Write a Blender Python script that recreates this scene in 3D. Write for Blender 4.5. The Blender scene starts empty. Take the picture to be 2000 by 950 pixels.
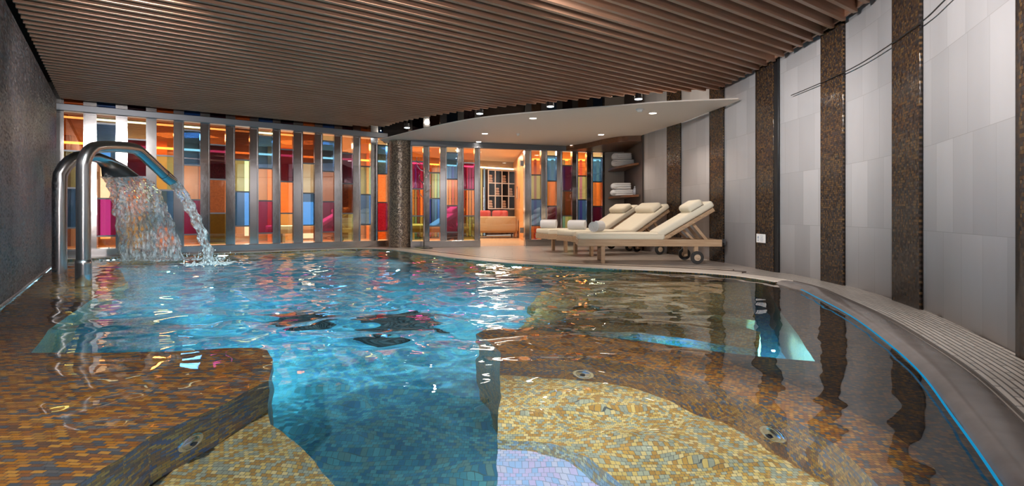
import bpy, bmesh, math, random
import numpy as np
from mathutils import Vector, Matrix
random.seed(7)
S = bpy.context.scene
C = S.collection
F, H, HY = 1070.0, 0.695, 420.0        # focal length in px, eye height over the deck, horizon row
ZW = -0.02                             # still water level
DU = Vector((0.811, 0.585, 0)); DV = Vector((-0.585, 0.811, 0))   # along / across the long glass screen

def P(px, py, z):
    """point at height z seen at pixel; rays bend at the water when z is below it"""
    d = Vector(((px-1000)/F, 1.0, (HY-py)/F))
    o = Vector((0, 0, H))
    if z >= ZW:
        return o + d*((z-H)/d.z)
    w = o + d*((ZW-H)/d.z)
    n = d.normalized(); hor = Vector((n.x, n.y, 0)); s = hor.length
    st = s/1.333; t = st/math.sqrt(1-st*st)
    return w + hor.normalized()*(t*(ZW-z)) + Vector((0, 0, z-ZW))
def Q(px, Y, z=0.0): return Vector(((px-1000)/F*Y, Y, z))
def uv(u, v, z=0.0): return DU*u + DV*v + Vector((0, 0, z))
def pix(p): return 1000+F*p.x/p.y

# ------------------------------------------------------------------ materials
MATS = {}
def newmat(name):
    m = bpy.data.materials.new(name); m.use_nodes = True
    m.node_tree.nodes.clear(); MATS[name] = m
    return m, m.node_tree.nodes, m.node_tree.links
def N(ns, t, **k):
    n = ns.new(t)
    for a, b in k.items(): setattr(n, a, b)
    return n
def math_(ns, ls, op, a, b=None, c=None):
    n = ns.new('ShaderNodeMath'); n.operation = op
    for i, x in enumerate((a, b, c)):
        if x is None: continue
        if isinstance(x, (int, float)): n.inputs[i].default_value = x
        else: ls.new(x, n.inputs[i])
    return n.outputs[0]
def vmath(ns, ls, op, a, b=None):
    n = ns.new('ShaderNodeVectorMath'); n.operation = op
    for i, x in enumerate((a, b)):
        if x is None: continue
        if isinstance(x, tuple): n.inputs[i].default_value = x
        else: ls.new(x, n.inputs[i])
    return n
def principled(name, col, rough=.5, metal=0., spec=.5, bump=None, var=None, coat=0, trans=0, emit=None, estr=0, wood=None):
    m, ns, ls = newmat(name)
    out = N(ns, 'ShaderNodeOutputMaterial'); b = N(ns, 'ShaderNodeBsdfPrincipled')
    ls.new(b.outputs[0], out.inputs[0])
    b.inputs['Base Color'].default_value = (*col, 1); b.inputs['Roughness'].default_value = rough
    b.inputs['Metallic'].default_value = metal; b.inputs['Specular IOR Level'].default_value = spec
    b.inputs['Coat Weight'].default_value = coat; b.inputs['Transmission Weight'].default_value = trans
    if emit:
        b.inputs['Emission Color'].default_value = (*emit, 1); b.inputs['Emission Strength'].default_value = estr
    tc = N(ns, 'ShaderNodeTexCoord')
    if wood or var:
        mp = N(ns, 'ShaderNodeMapping'); ls.new(tc.outputs['Object'], mp.inputs[0])
        sc, amt, c2 = (wood or var)
        mp.inputs['Scale'].default_value = sc
        no = N(ns, 'ShaderNodeTexNoise'); no.inputs['Scale'].default_value = 1; no.inputs['Detail'].default_value = 6
        ls.new(mp.outputs[0], no.inputs['Vector'])
        r = N(ns, 'ShaderNodeValToRGB'); ls.new(no.outputs[0], r.inputs[0])
        r.color_ramp.elements[0].position = .5-amt; r.color_ramp.elements[1].position = .5+amt
        r.color_ramp.elements[0].color = (*c2, 1); r.color_ramp.elements[1].color = (*col, 1)
        ls.new(r.outputs[0], b.inputs['Base Color'])
    if bump:
        no = N(ns, 'ShaderNodeTexNoise'); no.inputs['Scale'].default_value = bump[0]; no.inputs['Detail'].default_value = 8
        ls.new(tc.outputs['Object'], no.inputs['Vector'])
        bp = N(ns, 'ShaderNodeBump'); bp.inputs['Strength'].default_value = bump[1]; bp.inputs['Distance'].default_value = .02
        ls.new(no.outputs[0], bp.inputs['Height']); ls.new(bp.outputs[0], b.inputs['Normal'])
    return m
def mosaic(name, cols, size=(.02, .02), rough=.25, tilt=.06, grout=(.05, .045, .04), gw=.09, offset=.5, spec=.5, rowrand=False, metal=0., fleck=None):
    """small tiles on the UVs (in metres): every tile its own tone and a slight tilt of its own"""
    m, ns, ls = newmat(name)
    out = N(ns, 'ShaderNodeOutputMaterial'); b = N(ns, 'ShaderNodeBsdfPrincipled'); ls.new(b.outputs[0], out.inputs[0])
    b.inputs['Roughness'].default_value = rough; b.inputs['Specular IOR Level'].default_value = spec; b.inputs['Metallic'].default_value = metal
    tc = N(ns, 'ShaderNodeTexCoord'); sp = N(ns, 'ShaderNodeSeparateXYZ'); ls.new(tc.outputs['UV'], sp.inputs[0])
    v = math_(ns, ls, 'DIVIDE', sp.outputs[1], size[1]); row = math_(ns, ls, 'FLOOR', v)
    u = math_(ns, ls, 'DIVIDE', sp.outputs[0], size[0])
    if rowrand:
        wn0 = N(ns, 'ShaderNodeTexWhiteNoise', noise_dimensions='1D'); ls.new(row, wn0.inputs['W'])
        u = math_(ns, ls, 'ADD', u, wn0.outputs['Value'])
    else:
        u = math_(ns, ls, 'ADD', u, math_(ns, ls, 'MULTIPLY', row, offset))
    colm = math_(ns, ls, 'FLOOR', u)
    fu = math_(ns, ls, 'SUBTRACT', u, colm); fv = math_(ns, ls, 'SUBTRACT', v, row)
    cb = N(ns, 'ShaderNodeCombineXYZ'); ls.new(colm, cb.inputs[0]); ls.new(row, cb.inputs[1])
    wn = N(ns, 'ShaderNodeTexWhiteNoise', noise_dimensions='2D'); ls.new(cb.outputs[0], wn.inputs['Vector'])
    r = N(ns, 'ShaderNodeValToRGB'); r.color_ramp.interpolation = 'CONSTANT' if len(cols) > 2 else 'LINEAR'
    ls.new(wn.outputs['Value'], r.inputs[0])
    e = r.color_ramp.elements
    while len(e) < len(cols): e.new(.5)
    for i, c in enumerate(cols):
        e[i].position = i/(len(cols) if len(cols) > 2 else 1); e[i].color = (*c, 1)
    gu = gw*min(size)/size[0]; gv = gw*min(size)/size[1]
    m1 = math_(ns, ls, 'GREATER_THAN', fu, gu); m2 = math_(ns, ls, 'GREATER_THAN', fv, gv)
    mask = math_(ns, ls, 'MULTIPLY', m1, m2)
    mx = N(ns, 'ShaderNodeMix', data_type='RGBA'); ls.new(mask, mx.inputs['Factor'])
    mx.inputs[6].default_value = (*grout, 1); ls.new(r.outputs[0], mx.inputs[7])
    col = mx.outputs[2]
    if fleck:   # soft clouds of tone inside stone tiles
        no = N(ns, 'ShaderNodeTexNoise'); no.inputs['Scale'].default_value = fleck[0]; no.inputs['Detail'].default_value = 7
        mp = N(ns, 'ShaderNodeMapping'); mp.inputs['Scale'].default_value = (1, .35, 1); ls.new(tc.outputs['UV'], mp.inputs[0]); ls.new(mp.outputs[0], no.inputs['Vector'])
        k = math_(ns, ls, 'MULTIPLY_ADD', no.outputs[0], fleck[1], 1-fleck[1]/2)
        vs = N(ns, 'ShaderNodeVectorMath', operation='SCALE'); ls.new(col, vs.inputs[0]); ls.new(k, vs.inputs['Scale']); col = vs.outputs[0]
    ls.new(col, b.inputs['Base Color'])
    if tilt:
        g = N(ns, 'ShaderNodeNewGeometry')
        a = vmath(ns, ls, 'SUBTRACT', wn.outputs['Color'], (.5, .5, .5))
        s = N(ns, 'ShaderNodeVectorMath', operation='SCALE'); ls.new(a.outputs[0], s.inputs[0]); s.inputs['Scale'].default_value = tilt*2
        ad = vmath(ns, ls, 'ADD', g.outputs['Normal'], s.outputs[0]); nn = vmath(ns, ls, 'NORMALIZE', ad.outputs[0])
        ls.new(nn.outputs[0], b.inputs['Normal'])
    return m
def emission(name, col, s):
    m, ns, ls = newmat(name); out = N(ns, 'ShaderNodeOutputMaterial'); e = N(ns, 'ShaderNodeEmission')
    e.inputs[0].default_value = (*col, 1); e.inputs[1].default_value = s; ls.new(e.outputs[0], out.inputs[0]); return m
def pane_mat(name, col, refl=.2):
    m, ns, ls = newmat(name); out = N(ns, 'ShaderNodeOutputMaterial')
    t = N(ns, 'ShaderNodeBsdfTransparent'); t.inputs[0].default_value = (*col, 1)
    g = N(ns, 'ShaderNodeBsdfGlossy'); g.inputs['Roughness'].default_value = .01
    g.inputs[0].default_value = tuple(.5+.5*c for c in col)+(1,)
    mx = N(ns, 'ShaderNodeMixShader'); lw = N(ns, 'ShaderNodeLayerWeight'); lw.inputs[0].default_value = .15
    f = math_(ns, ls, 'MAXIMUM', math_(ns, ls, 'MULTIPLY', lw.outputs['Fresnel'], 1.0), refl)
    ls.new(f, mx.inputs[0]); ls.new(t.outputs[0], mx.inputs[1]); ls.new(g.outputs[0], mx.inputs[2]); ls.new(mx.outputs[0], out.inputs[0])
    return m
def water_mat(name, tint, foam=0.):
    m, ns, ls = newmat(name); out = N(ns, 'ShaderNodeOutputMaterial')
    g = N(ns, 'ShaderNodeBsdfPrincipled'); g.inputs['Base Color'].default_value = (*tint, 1)
    g.inputs['Roughness'].default_value = 0.0; g.inputs['IOR'].default_value = 1.333; g.inputs['Transmission Weight'].default_value = 1
    sh = g.outputs[0]
    if foam:
        d = N(ns, 'ShaderNodeBsdfDiffuse'); d.inputs[0].default_value = (.85, .88, .9, 1)
        tr = N(ns, 'ShaderNodeBsdfTransparent')
        tc = N(ns, 'ShaderNodeTexCoord'); mp = N(ns, 'ShaderNodeMapping'); mp.inputs['Scale'].default_value = (30, 30, 8); ls.new(tc.outputs['Object'], mp.inputs[0])
        no = N(ns, 'ShaderNodeTexNoise'); no.inputs['Scale'].default_value = 1; no.inputs['Detail'].default_value = 5; ls.new(mp.outputs[0], no.inputs['Vector'])
        r = N(ns, 'ShaderNodeValToRGB'); ls.new(no.outputs[0], r.inputs[0]); r.color_ramp.elements[0].position = .42; r.color_ramp.elements[1].position = .68
        k = math_(ns, ls, 'MULTIPLY', r.outputs[0], foam)
        m0 = N(ns, 'ShaderNodeMixShader'); m0.inputs[0].default_value = .45; ls.new(sh, m0.inputs[1]); ls.new(tr.outputs[0], m0.inputs[2])
        m1 = N(ns, 'ShaderNodeMixShader'); ls.new(k, m1.inputs[0]); ls.new(m0.outputs[0], m1.inputs[1]); ls.new(d.outputs[0], m1.inputs[2]); sh = m1.outputs[0]
    ls.new(sh, out.inputs[0]); return m

GOLD = [(.50, .20, .03), (.36, .13, .03), (.62, .29, .06), (.20, .10, .06), (.42, .20, .05), (.10, .11, .13), (.55, .22, .04), (.30, .12, .05), (.16, .15, .15)]
DARK = [(.085, .05, .032), (.05, .032, .024), (.13, .07, .035), (.07, .05, .045), (.16, .09, .04), (.04, .034, .036)]
m_gold = mosaic('gold_mosaic', GOLD, (.038, .019), rough=.3, tilt=.05, grout=(.06, .06, .07), gw=.12)
m_goldsq = mosaic('gold_square_mosaic', GOLD, (.017, .017), rough=.3, tilt=.05, grout=(.07, .06, .06), gw=.10)
m_dimbrown = mosaic('dimmed_brown_mosaic', [(.14, .08, .04), (.09, .06, .05), (.20, .10, .04), (.07, .055, .055), (.26, .12, .04), (.05, .045, .05)], (.017, .017), rough=.3, tilt=.05, grout=(.04, .035, .035), gw=.10)  # browner mosaic: the plateau's weaker light put into the tile colours
m_pale = mosaic('yellow_green_mosaic', [(.62, .46, .16), (.50, .30, .08), (.32, .34, .26), (.70, .55, .25), (.42, .24, .07), (.40, .42, .30)], (.019, .019), rough=.3, tilt=.05, grout=(.10, .12, .12))
m_strip = mosaic('dark_bronze_mosaic', DARK, (.02, .02), rough=.22, tilt=.10, grout=(.022, .016, .012), gw=.12, metal=.0, spec=.35)
m_col = mosaic('column_mosaic', [(.20, .14, .10), (.28, .20, .14), (.13, .09, .07), (.36, .27, .19)], (.022, .022), rough=.3, tilt=.10, grout=(.05, .04, .03), metal=.2)
m_blue = mosaic('lavender_mosaic', [(.42, .50, .75), (.55, .5, .75), (.3, .45, .7), (.6, .62, .8)], (.025, .025), rough=.3, tilt=.05, grout=(.2, .25, .35))
m_basin = mosaic('basin_mosaic', [(.06, .20, .26), (.045, .17, .26), (.10, .20, .21), (.04, .14, .24), (.08, .25, .30)], (.03, .03), rough=.3, tilt=.05, grout=(.06, .12, .14))
m_leftwall = mosaic('slate_mosaic', [(.10, .082, .088), (.13, .105, .108), (.08, .072, .084), (.155, .128, .128)], (.045, .015), rough=.42, tilt=.28, grout=(.09, .08, .085), fleck=(3.5, 1.5))
m_tile = mosaic('grey_stone_tile', [(.61, .59, .60), (.48, .465, .475)], (.30, .60), rough=.42, tilt=0, grout=(.40, .38, .38), gw=.012, rowrand=True, fleck=(3, .22))
m_deck = mosaic('deck_stone', [(.45, .395, .355), (.39, .345, .31)], (.6, .6), rough=.3, tilt=0, grout=(.22, .19, .17), gw=.012, fleck=(4, .2))
m_cream = mosaic('cream_coping', [(.84, .74, .64), (.78, .69, .60)], (.05, .025), rough=.28, tilt=.02, grout=(.60, .52, .45), gw=.08)
m_grate = mosaic('drain_grating', [(.50, .45, .40), (.42, .38, .34)], (.26, .028), rough=.35, tilt=.03, grout=(.12, .105, .095), gw=.30)
m_curb = principled('grey_curb', (.20, .175, .165), .25, var=((8, 8, 8), .2, (.16, .14, .13)))
m_inlay = principled('dark_inlay', (.06, .035, .025), .3)
m_slat = principled('ceiling_wood', (.50, .285, .19), .42, wood=((2, 2, 60), .3, (.34, .18, .11)))
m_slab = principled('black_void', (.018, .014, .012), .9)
m_soffit = principled('white_plaster', (.80, .70, .62), .6)
m_teak = principled('pale_teak', (.60, .42, .27), .45, wood=((3, 40, 40), .25, (.42, .27, .16)))
m_brown = principled('brown_wood', (.20, .085, .04), .35, wood=((3, 30, 30), .25, (.12, .05, .025)))
m_cush = principled('cream_canvas', (.86, .79, .64), .8, bump=(120, .12))
m_pipe = principled('brown_seam', (.14, .09, .06), .7)
m_rubber = principled('black_rubber', (.03, .03, .03), .6)
m_hub = principled('tan_hub', (.55, .42, .30), .5)
m_towel = principled('white_terry', (.88, .88, .90), .95, bump=(220, .5))
m_steel = principled('brushed_steel', (.62, .62, .64), .20, metal=1)
m_fin = principled('mirror_steel', (.66, .65, .66), .12, metal=1, bump=(1.2, .25))
m_beam = principled('grey_steel_beam', (.16, .17, .19), .4, metal=.6)
m_chrome = principled('chrome', (.80, .80, .82), .08, metal=1)
m_black = principled('black_metal', (.02, .02, .022), .45)
m_drain = principled('black_drain', (.006, .007, .009), .8)
m_lens = emission('lamp_lens', (1, .90, .78), 14)
m_lensc = emission('cool_lamp_lens', (.80, .93, 1), 9)
m_uw = emission('underwater_lens', (.75, .92, 1), 30)
m_led = emission('cyan_led', (.015, .36, .70), .7)
m_cove2 = emission('header_glow', (1, .86, .68), 3)
m_inwall = principled('inner_wall', (.42, .30, .22), .6)
m_cove = emission('warm_cove', (1, .62, .30), 7)
m_sign = principled('white_plastic', (.80, .80, .80), .4)
m_signt = principled('grey_print', (.35, .40, .50), .5)
m_orange = principled('orange_panel', (.80, .32, .09), .4, wood=((2, 2, 20), .3, (.66, .25, .07)))
m_oran2 = principled('amber_plaster', (.84, .68, .54), .6)
m_ifloor = principled('honey_floor', (.60, .38, .22), .3, wood=((20, 2, 2), .25, (.48, .28, .15)))
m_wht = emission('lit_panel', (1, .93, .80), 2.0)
m_shelfw = principled('shelf_white', (.75, .66, .58), .5)
m_shelfd = principled('shelf_dark', (.03, .012, .01), .6)
m_sofa = principled('tan_fabric', (.34, .22, .11), .85, bump=(90, .2))
m_red = principled('dark_red_fabric', (.42, .05, .04), .8)
m_greyw = principled('grey_plaster', (.32, .28, .25), .6)
m_darkw = principled('dark_brown_panel', (.07, .05, .042), .5)
m_water = water_mat('pool_water', (.86, .97, 1.0))
m_fall = water_mat('falling_water', (1, 1, 1), .68)
PC = {'orange': (1, .64, .34), 'brown': (.50, .27, .14), 'peach': (1, .82, .66), 'blue': (.28, .56, .90), 'pgreen': (.80, .92, .66), 'white': (.90, .98, .88),
      'magenta': (.62, .17, .42), 'purple': (.33, .11, .27), 'olive': (.62, .66, .36)}
PM = {k: pane_mat(k+'_glass', c, .30 if k in ('orange', 'blue', 'brown', 'purple') else .2) for k, c in PC.items()}
m_clear = pane_mat('clear_glass', (.95, .97, .96), .05)

# ------------------------------------------------------------------ mesh helpers
def finish(name, bm, m, parent=None, smooth=False, bevel=0, uvmap=True):
    me = bpy.data.meshes.new(name); bm.normal_update()
    if uvmap and not bm.loops.layers.uv:
        L = bm.loops.layers.uv.new('UVMap')
        for f in bm.faces:
            n = f.normal
            if abs(n.z) > .7:
                for l in f.loops: l[L].uv = (l.vert.co.x, l.vert.co.y)
            else:
                t = Vector((-n.y, n.x, 0)).normalized()
                for l in f.loops: l[L].uv = (l.vert.co.dot(t), l.vert.co.z)
    bm.to_mesh(me); bm.free()
    if isinstance(m, (list, tuple)):
        for x in m: me.materials.append(x)
    else: me.materials.append(m)
    if smooth:
        for p in me.polygons: p.use_smooth = True
    o = bpy.data.objects.new(name, me); C.objects.link(o)
    if parent: o.parent = parent
    if bevel:
        b = o.modifiers.new('bevel', 'BEVEL'); b.width = bevel; b.segments = 3; b.limit_method = 'ANGLE'
        if smooth is None:
            for p in me.polygons: p.use_smooth = True
    return o
def box(bm, c, s, rot=None):
    r = bmesh.ops.create_cube(bm, size=1)
    M = Matrix.Translation(c) @ (rot.to_4x4() if rot else Matrix()) @ Matrix.Diagonal((*s, 1))
    bmesh.ops.transform(bm, matrix=M, verts=r['verts']); return r['verts']
def beam(bm, a, b, w, h, up=Vector((0, 0, 1))):
    a, b = Vector(a), Vector(b); d = (b-a); x = d.normalized(); y = up.cross(x).normalized(); z = x.cross(y)
    box(bm, (a+b)/2, (d.length, w, h), Matrix((x, y, z)).transposed())
def cyl(bm, a, b, r, r2=None, n=24, caps=True):
    a, b = Vector(a), Vector(b); d = b-a
    k = bmesh.ops.create_cone(bm, cap_ends=caps, segments=n, radius1=r, radius2=r if r2 is None else r2, depth=d.length)
    M = Matrix.Translation((a+b)/2) @ d.to_track_quat('Z', 'Y').to_matrix().to_4x4()
    bmesh.ops.transform(bm, matrix=M, verts=k['verts']); return k['verts']
def prism(bm, poly, z0, z1):
    """closed horizontal polygon extruded between two heights"""
    a = [bm.verts.new((p[0], p[1], z0)) for p in poly]; b = [bm.verts.new((p[0], p[1], z1)) for p in poly]
    n = len(poly)
    for i in range(n): bm.faces.new((a[i], a[(i+1) % n], b[(i+1) % n], b[i]))
    bm.faces.new(b); bm.faces.new(a[::-1]); bmesh.ops.recalc_face_normals(bm, faces=bm.faces[:])
def tube(bm, pts, radii, n=24, caps=True, flat=None):
    """swept tube; flat = per-point (half width, half height) for fan-shaped ends"""
    pts = [Vector(p) for p in pts]; rings = []
    for i, p in enumerate(pts):
        t = (pts[min(i+1, len(pts)-1)]-pts[max(i-1, 0)]).normalized()
        s = t.cross(Vector((0, 0, 1)))
        s = s.normalized() if s.length > .05 else SIDE.copy()
        if s.dot(SIDE) < 0: s = -s
        w = t.cross(s).normalized()
        a, b = flat[i] if flat else (radii[i] if isinstance(radii, list) else radii,)*2
        rings.append([bm.verts.new(p+s*(a*math.cos(k*2*math.pi/n))+w*(b*math.sin(k*2*math.pi/n))) for k in range(n)])
    for i in range(len(rings)-1):
        for k in range(n): bm.faces.new((rings[i][k], rings[i][(k+1) % n], rings[i+1][(k+1) % n], rings[i+1][k]))
    if caps: bm.faces.new(rings[0][::-1]); bm.faces.new(rings[-1])
    bmesh.ops.recalc_face_normals(bm, faces=bm.faces[:])
SIDE = Vector((1, 0, 0))
def spline(pts, n=12):
    pts = [Vector(p) for p in pts]; q = [pts[0]*2-pts[1]]+pts+[pts[-1]*2-pts[-2]]; out = []
    for i in range(1, len(q)-2):
        a, b, c, d = q[i-1:i+3]
        for k in range(n):
            t = k/n; out.append(.5*((2*b)+(c-a)*t+(2*a-5*b+4*c-d)*t*t+(3*b-a-3*c+d)*t**3))
    out.append(pts[-1].copy()); return out
def rbox(bm, c, s, r=.03, rot=None, seg=4):
    t = bmesh.new(); v = box(t, (0, 0, 0), s)
    bmesh.ops.bevel(t, geom=t.edges[:], offset=min(r, min(s)*.49), segments=seg, profile=.5, affect='EDGES')
    M = Matrix.Translation(c) @ (rot.to_4x4() if rot else Matrix()); t.transform(M)
    me = bpy.data.meshes.new('t'); t.to_mesh(me); t.free(); bm.from_mesh(me); bpy.data.meshes.remove(me)
def ribbon(a, b):
    """strip between two equal-length point lists, UVs in metres"""
    bm = bmesh.new(); L = bm.loops.layers.uv.new('UVMap'); s = 0
    va = [bm.verts.new(p) for p in a]; vb = [bm.verts.new(p) for p in b]
    for i in range(len(a)-1):
        w = (a[i]-b[i]).length; w1 = (a[i+1]-b[i+1]).length; d = (a[i+1]-a[i]).length
        f = bm.faces.new((va[i], va[i+1], vb[i+1], vb[i]))
        for l, q in zip(f.loops, ((s, 0), (s+d, 0), (s+d, w1), (s, w))): l[L].uv = q
        s += d
    return bm
def thing(name, label, cat, loc=(0, 0, 0), rz=0, group=None):
    o = bpy.data.objects.new(name, None); C.objects.link(o); o.empty_display_size = .1
    o.location = loc; o.rotation_euler = (0, 0, rz); o['label'] = label; o['category'] = cat
    if group: o['group'] = group
    return o
def tag(o, label, cat, group=None, kind=None):
    o['label'] = label; o['category'] = cat
    if group: o['group'] = group
    if kind: o['kind'] = kind
    return o
def struct(o, label=None, cat=None):
    o['kind'] = 'structure'
    if label: o['label'] = label; o['category'] = cat or 'wall'
    return o
def dup(root, loc, rz, label):
    r = root.copy(); C.objects.link(r); r.location = loc; r.rotation_euler = (0, 0, rz); r['label'] = label
    for ch in list(root.children):
        c = ch.copy(); C.objects.link(c); c.parent = r
        for g in ch.children:
            d = g.copy(); C.objects.link(d); d.parent = c
    return r
def spot(loc, target, energy, col, angle=70, blend=.6, size=.04, ca=False):
    l = bpy.data.lights.new('spot', 'SPOT'); l.energy = energy; l.color = col; l.spot_size = math.radians(angle); l.spot_blend = blend; l.shadow_soft_size = size
    o = bpy.data.objects.new('spot_beam', l); C.objects.link(o); o.location = loc
    o.rotation_euler = (Vector(target)-Vector(loc)).to_track_quat('-Z', 'Y').to_euler()
    if ca: l.cycles.is_caustics_light = True
    return o
def point(loc, energy, col, size=.1):
    l = bpy.data.lights.new('unseen_point', 'POINT'); l.energy = energy; l.color = col; l.shadow_soft_size = size
    o = bpy.data.objects.new('unseen_point_light', l); C.objects.link(o); o.location = loc; return o
def area(loc, target, energy, col, sx, sy, ca=False):
    l = bpy.data.lights.new('panel', 'AREA'); l.shape = 'RECTANGLE'; l.size = sx; l.size_y = sy; l.energy = energy; l.color = col
    o = bpy.data.objects.new('area_light', l); C.objects.link(o); o.location = loc
    o.rotation_euler = (Vector(target)-Vector(loc)).to_track_quat('-Z', 'Y').to_euler()
    if ca: l.cycles.is_caustics_light = True
    return o

# ------------------------------------------------------------------ plan of the hall
ZC = 2.54            # underside of the slats
ZS = 2.27            # underside of the white lounge ceiling
VG = 11.38           # the long glass screen
# curved right wall, from behind the camera to the lounge corner
WALL = spline([(.2, -1.2, 0), (1.25, .4, 0), (1.78, 1.35, 0), (2.25, 2.25, 0), (2.41, 2.6, 0), (2.76, 3.475, 0), (2.93, 3.95, 0), (3.14, 4.85, 0), (3.2, 5.5, 0), (3.2, 6.2, 0),
               (3.16, 7.0, 0), (3.1, 7.8, 0), (3.0, 8.5, 0), (2.88, 9.4, 0), (2.77, 9.85, 0), (2.57, 10.8, 0)], 14)
# edge of the pool, from the left end of the glass screen round to behind the camera
EDGE = spline([uv(-.72, 11.05), uv(1.0, 11.05), uv(2.4, 11.05), Vector((-3.3, 11.22, 0)), Vector((-2.5, 11.0, 0)), Vector((-1.9, 10.2, 0)), Vector((-1.32, 9.4, 0)), Vector((-.82, 8.7, 0)), Vector((0, 7.85, 0)),
               Vector((.695, 7.42, 0)), Vector((1.32, 7.08, 0)), Vector((1.95, 6.78, 0)), Vector((2.45, 6.42, 0)), Vector((2.72, 5.9, 0)), Vector((2.76, 5.3, 0)), Vector((2.61, 4.64, 0)), Vector((2.37, 3.77, 0)), Vector((2.09, 3.0, 0)),
               Vector((1.84, 2.41, 0)), Vector((1.56, 1.88, 0)), Vector((1.32, 1.44, 0)), Vector((.95, .8, 0)), Vector((.3, -.2, 0)), Vector((-.3, -1.2, 0))], 8)
def offs(pl, d, z=None):
    out = []
    for i, p in enumerate(pl):
        t = (pl[min(i+1, len(pl)-1)]-pl[max(i-1, 0)]).normalized(); n = Vector((-t.y, t.x, 0))
        q = p+n*d
        out.append(Vector((q.x, q.y, p.z if z is None else z)))
    return out
IR = next(i for i, p in enumerate(EDGE) if p.y < 6.5 and p.x > 2)     # where the back edge turns into the right edge

# --- right wall: grey stone panels and dark bronze mosaic bands
def seg_px(hi, lo):
    return [p for p in WALL if p.y > 1.3 and lo <= pix(p) <= hi]
def cutwall(hi, lo):
    """wall points between two sight columns, ends interpolated"""
    pts = []
    for a, b in zip(WALL, WALL[1:]):
        if a.y < 1.3:
            continue
        pa, pb = pix(a), pix(b)
        for e in (hi,):
            if pa >= e > pb: pts.append(a.lerp(b, (pa-e)/(pa-pb)))
        if lo < pb < hi: pts.append(b)
        if pa > lo >= pb: pts.append(a.lerp(b, (pa-lo)/(pa-pb)))
    return pts
near = [p for p in WALL if p.y < 2.5]
def wallseg(name, pts, m, z0=-.02, z1=3.45, th=.12, proud=0.):
    ins = offs(pts, -proud if False else proud); 
    o = finish(name, ribbon([Vector((p.x, p.y, z0)) for p in ins], [Vector((p.x, p.y, z1)) for p in ins]), m, smooth=True)
    s = o.modifiers.new('thick', 'SOLIDIFY'); s.thickness = th; s.offset = 0
    return o
bmw = ribbon([Vector((p.x, p.y, -.02)) for p in offs(WALL, -.08)], [Vector((p.x, p.y, 3.45)) for p in offs(WALL, -.08)])
w = finish('wall_right', bmw, m_tile, smooth=True); struct(w, 'curved wall of grey stone tiles beside the pool')
s = w.modifiers.new('thick', 'SOLIDIFY'); s.thickness = .10; s.offset = 0
for i, (a, b) in enumerate([(2085, 1942), (1795, 1741), (1646, 1602), (1510, 1475), (1412, 1385), (1328, 1302)]):
    pts = cutwall(a, b) if a < 2050 else [p for p in WALL if p.y > 1.6 and pix(p) >= 1942 and p.y < 2.7]
    o = wallseg('trim_%d' % (i+1), pts, m_strip, th=.02, proud=-.012)
    struct(o)
# dark recess right of the fourth band
o = wallseg('trim_7', cutwall(1519, 1510.5), m_black, th=.02, proud=-.016); struct(o)
# thin black cable along the wall
cab = [Vector((p.x, p.y, 2.06)) for i, p in enumerate(offs(WALL, .012)) if 1.7 < p.y < 6.3]
bm = bmesh.new(); tube(bm, cab, .005, 8)
tag(finish('cable', bm, m_black, smooth=True), 'thin black cable running high along the curved striped wall', 'cable')
# plaque and socket
def plate_on_wall(px, z):
    ps = offs(WALL, .02); i = min(range(len(ps)), key=lambda k: abs(pix(ps[k])-px) if ps[k].y > 1.5 else 1e9)
    p = ps[i]; t = (ps[i+1]-ps[i-1]).normalized(); n = Vector((-t.y, t.x, 0)); return p, t, n
p, t, n = plate_on_wall(1489, 0)
ang = math.atan2(t.y, t.x)
pl = thing('wall_plaque', 'small white notice plaque on the dark mosaic band by the loungers', 'sign', (p.x+n.x*.02, p.y+n.y*.02, .40), ang)
bm = bmesh.new(); box(bm, (0, 0, 0), (.21, .012, .11)); finish('plate', bm, m_sign, pl, bevel=.003)
bm = bmesh.new()
cyl(bm, (.055, .0085, .01), (.055, .0055, .01), .018); box(bm, (.055, .007, -.025), (.02, .004, .02))
for k, wd in enumerate((.07, .055, .075, .05)): box(bm, (-.03, .007, .03-k*.02), (wd, .003, .006))
finish('printed_notice', bm, m_signt, pl)
p, t, n = plate_on_wall(1417, 0)
bm = bmesh.new(); box(bm, (0, 0, 0), (.08, .02, .09)); 
for dx in (-.015, .015): cyl(bm, (dx, .0, 0), (dx, .013, 0), .005, n=10)
o = finish('power_socket', bm, m_beam, bevel=.004); o.location = (p.x+n.x*.015, p.y+n.y*.015, .30); o.rotation_euler.z = math.atan2(t.y, t.x)
tag(o, 'small grey socket box low on the stone wall behind the nearest lounger', 'socket')

# --- left wall
bm = bmesh.new(); prism(bm, [uv(-.72, -2.5), uv(-.72, 10.43), uv(-1.15, 10.43), uv(-1.15, -2.5)], -1.35, 2.40)
struct(finish('wall_left', bm, m_leftwall), 'dark slate mosaic wall beside the pool', 'wall')
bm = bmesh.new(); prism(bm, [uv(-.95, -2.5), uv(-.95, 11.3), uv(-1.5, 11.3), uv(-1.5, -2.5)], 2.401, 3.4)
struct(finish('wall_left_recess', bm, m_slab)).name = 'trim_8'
# corner pier between left wall and glass screen
bm = bmesh.new(); prism(bm, [uv(-1.12, 10.44), uv(-.95, 10.44), uv(-.95, 11.3), uv(-1.12, 11.3)], -1.35, 2.40)
struct(finish('trim_9', bm, m_slab))
bm = bmesh.new(); cyl(bm, uv(-.715, 2.0, .0), uv(-.715, 10.4, .0), .012, n=8)
struct(finish('baseboard_left', bm, m_curb))

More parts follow.
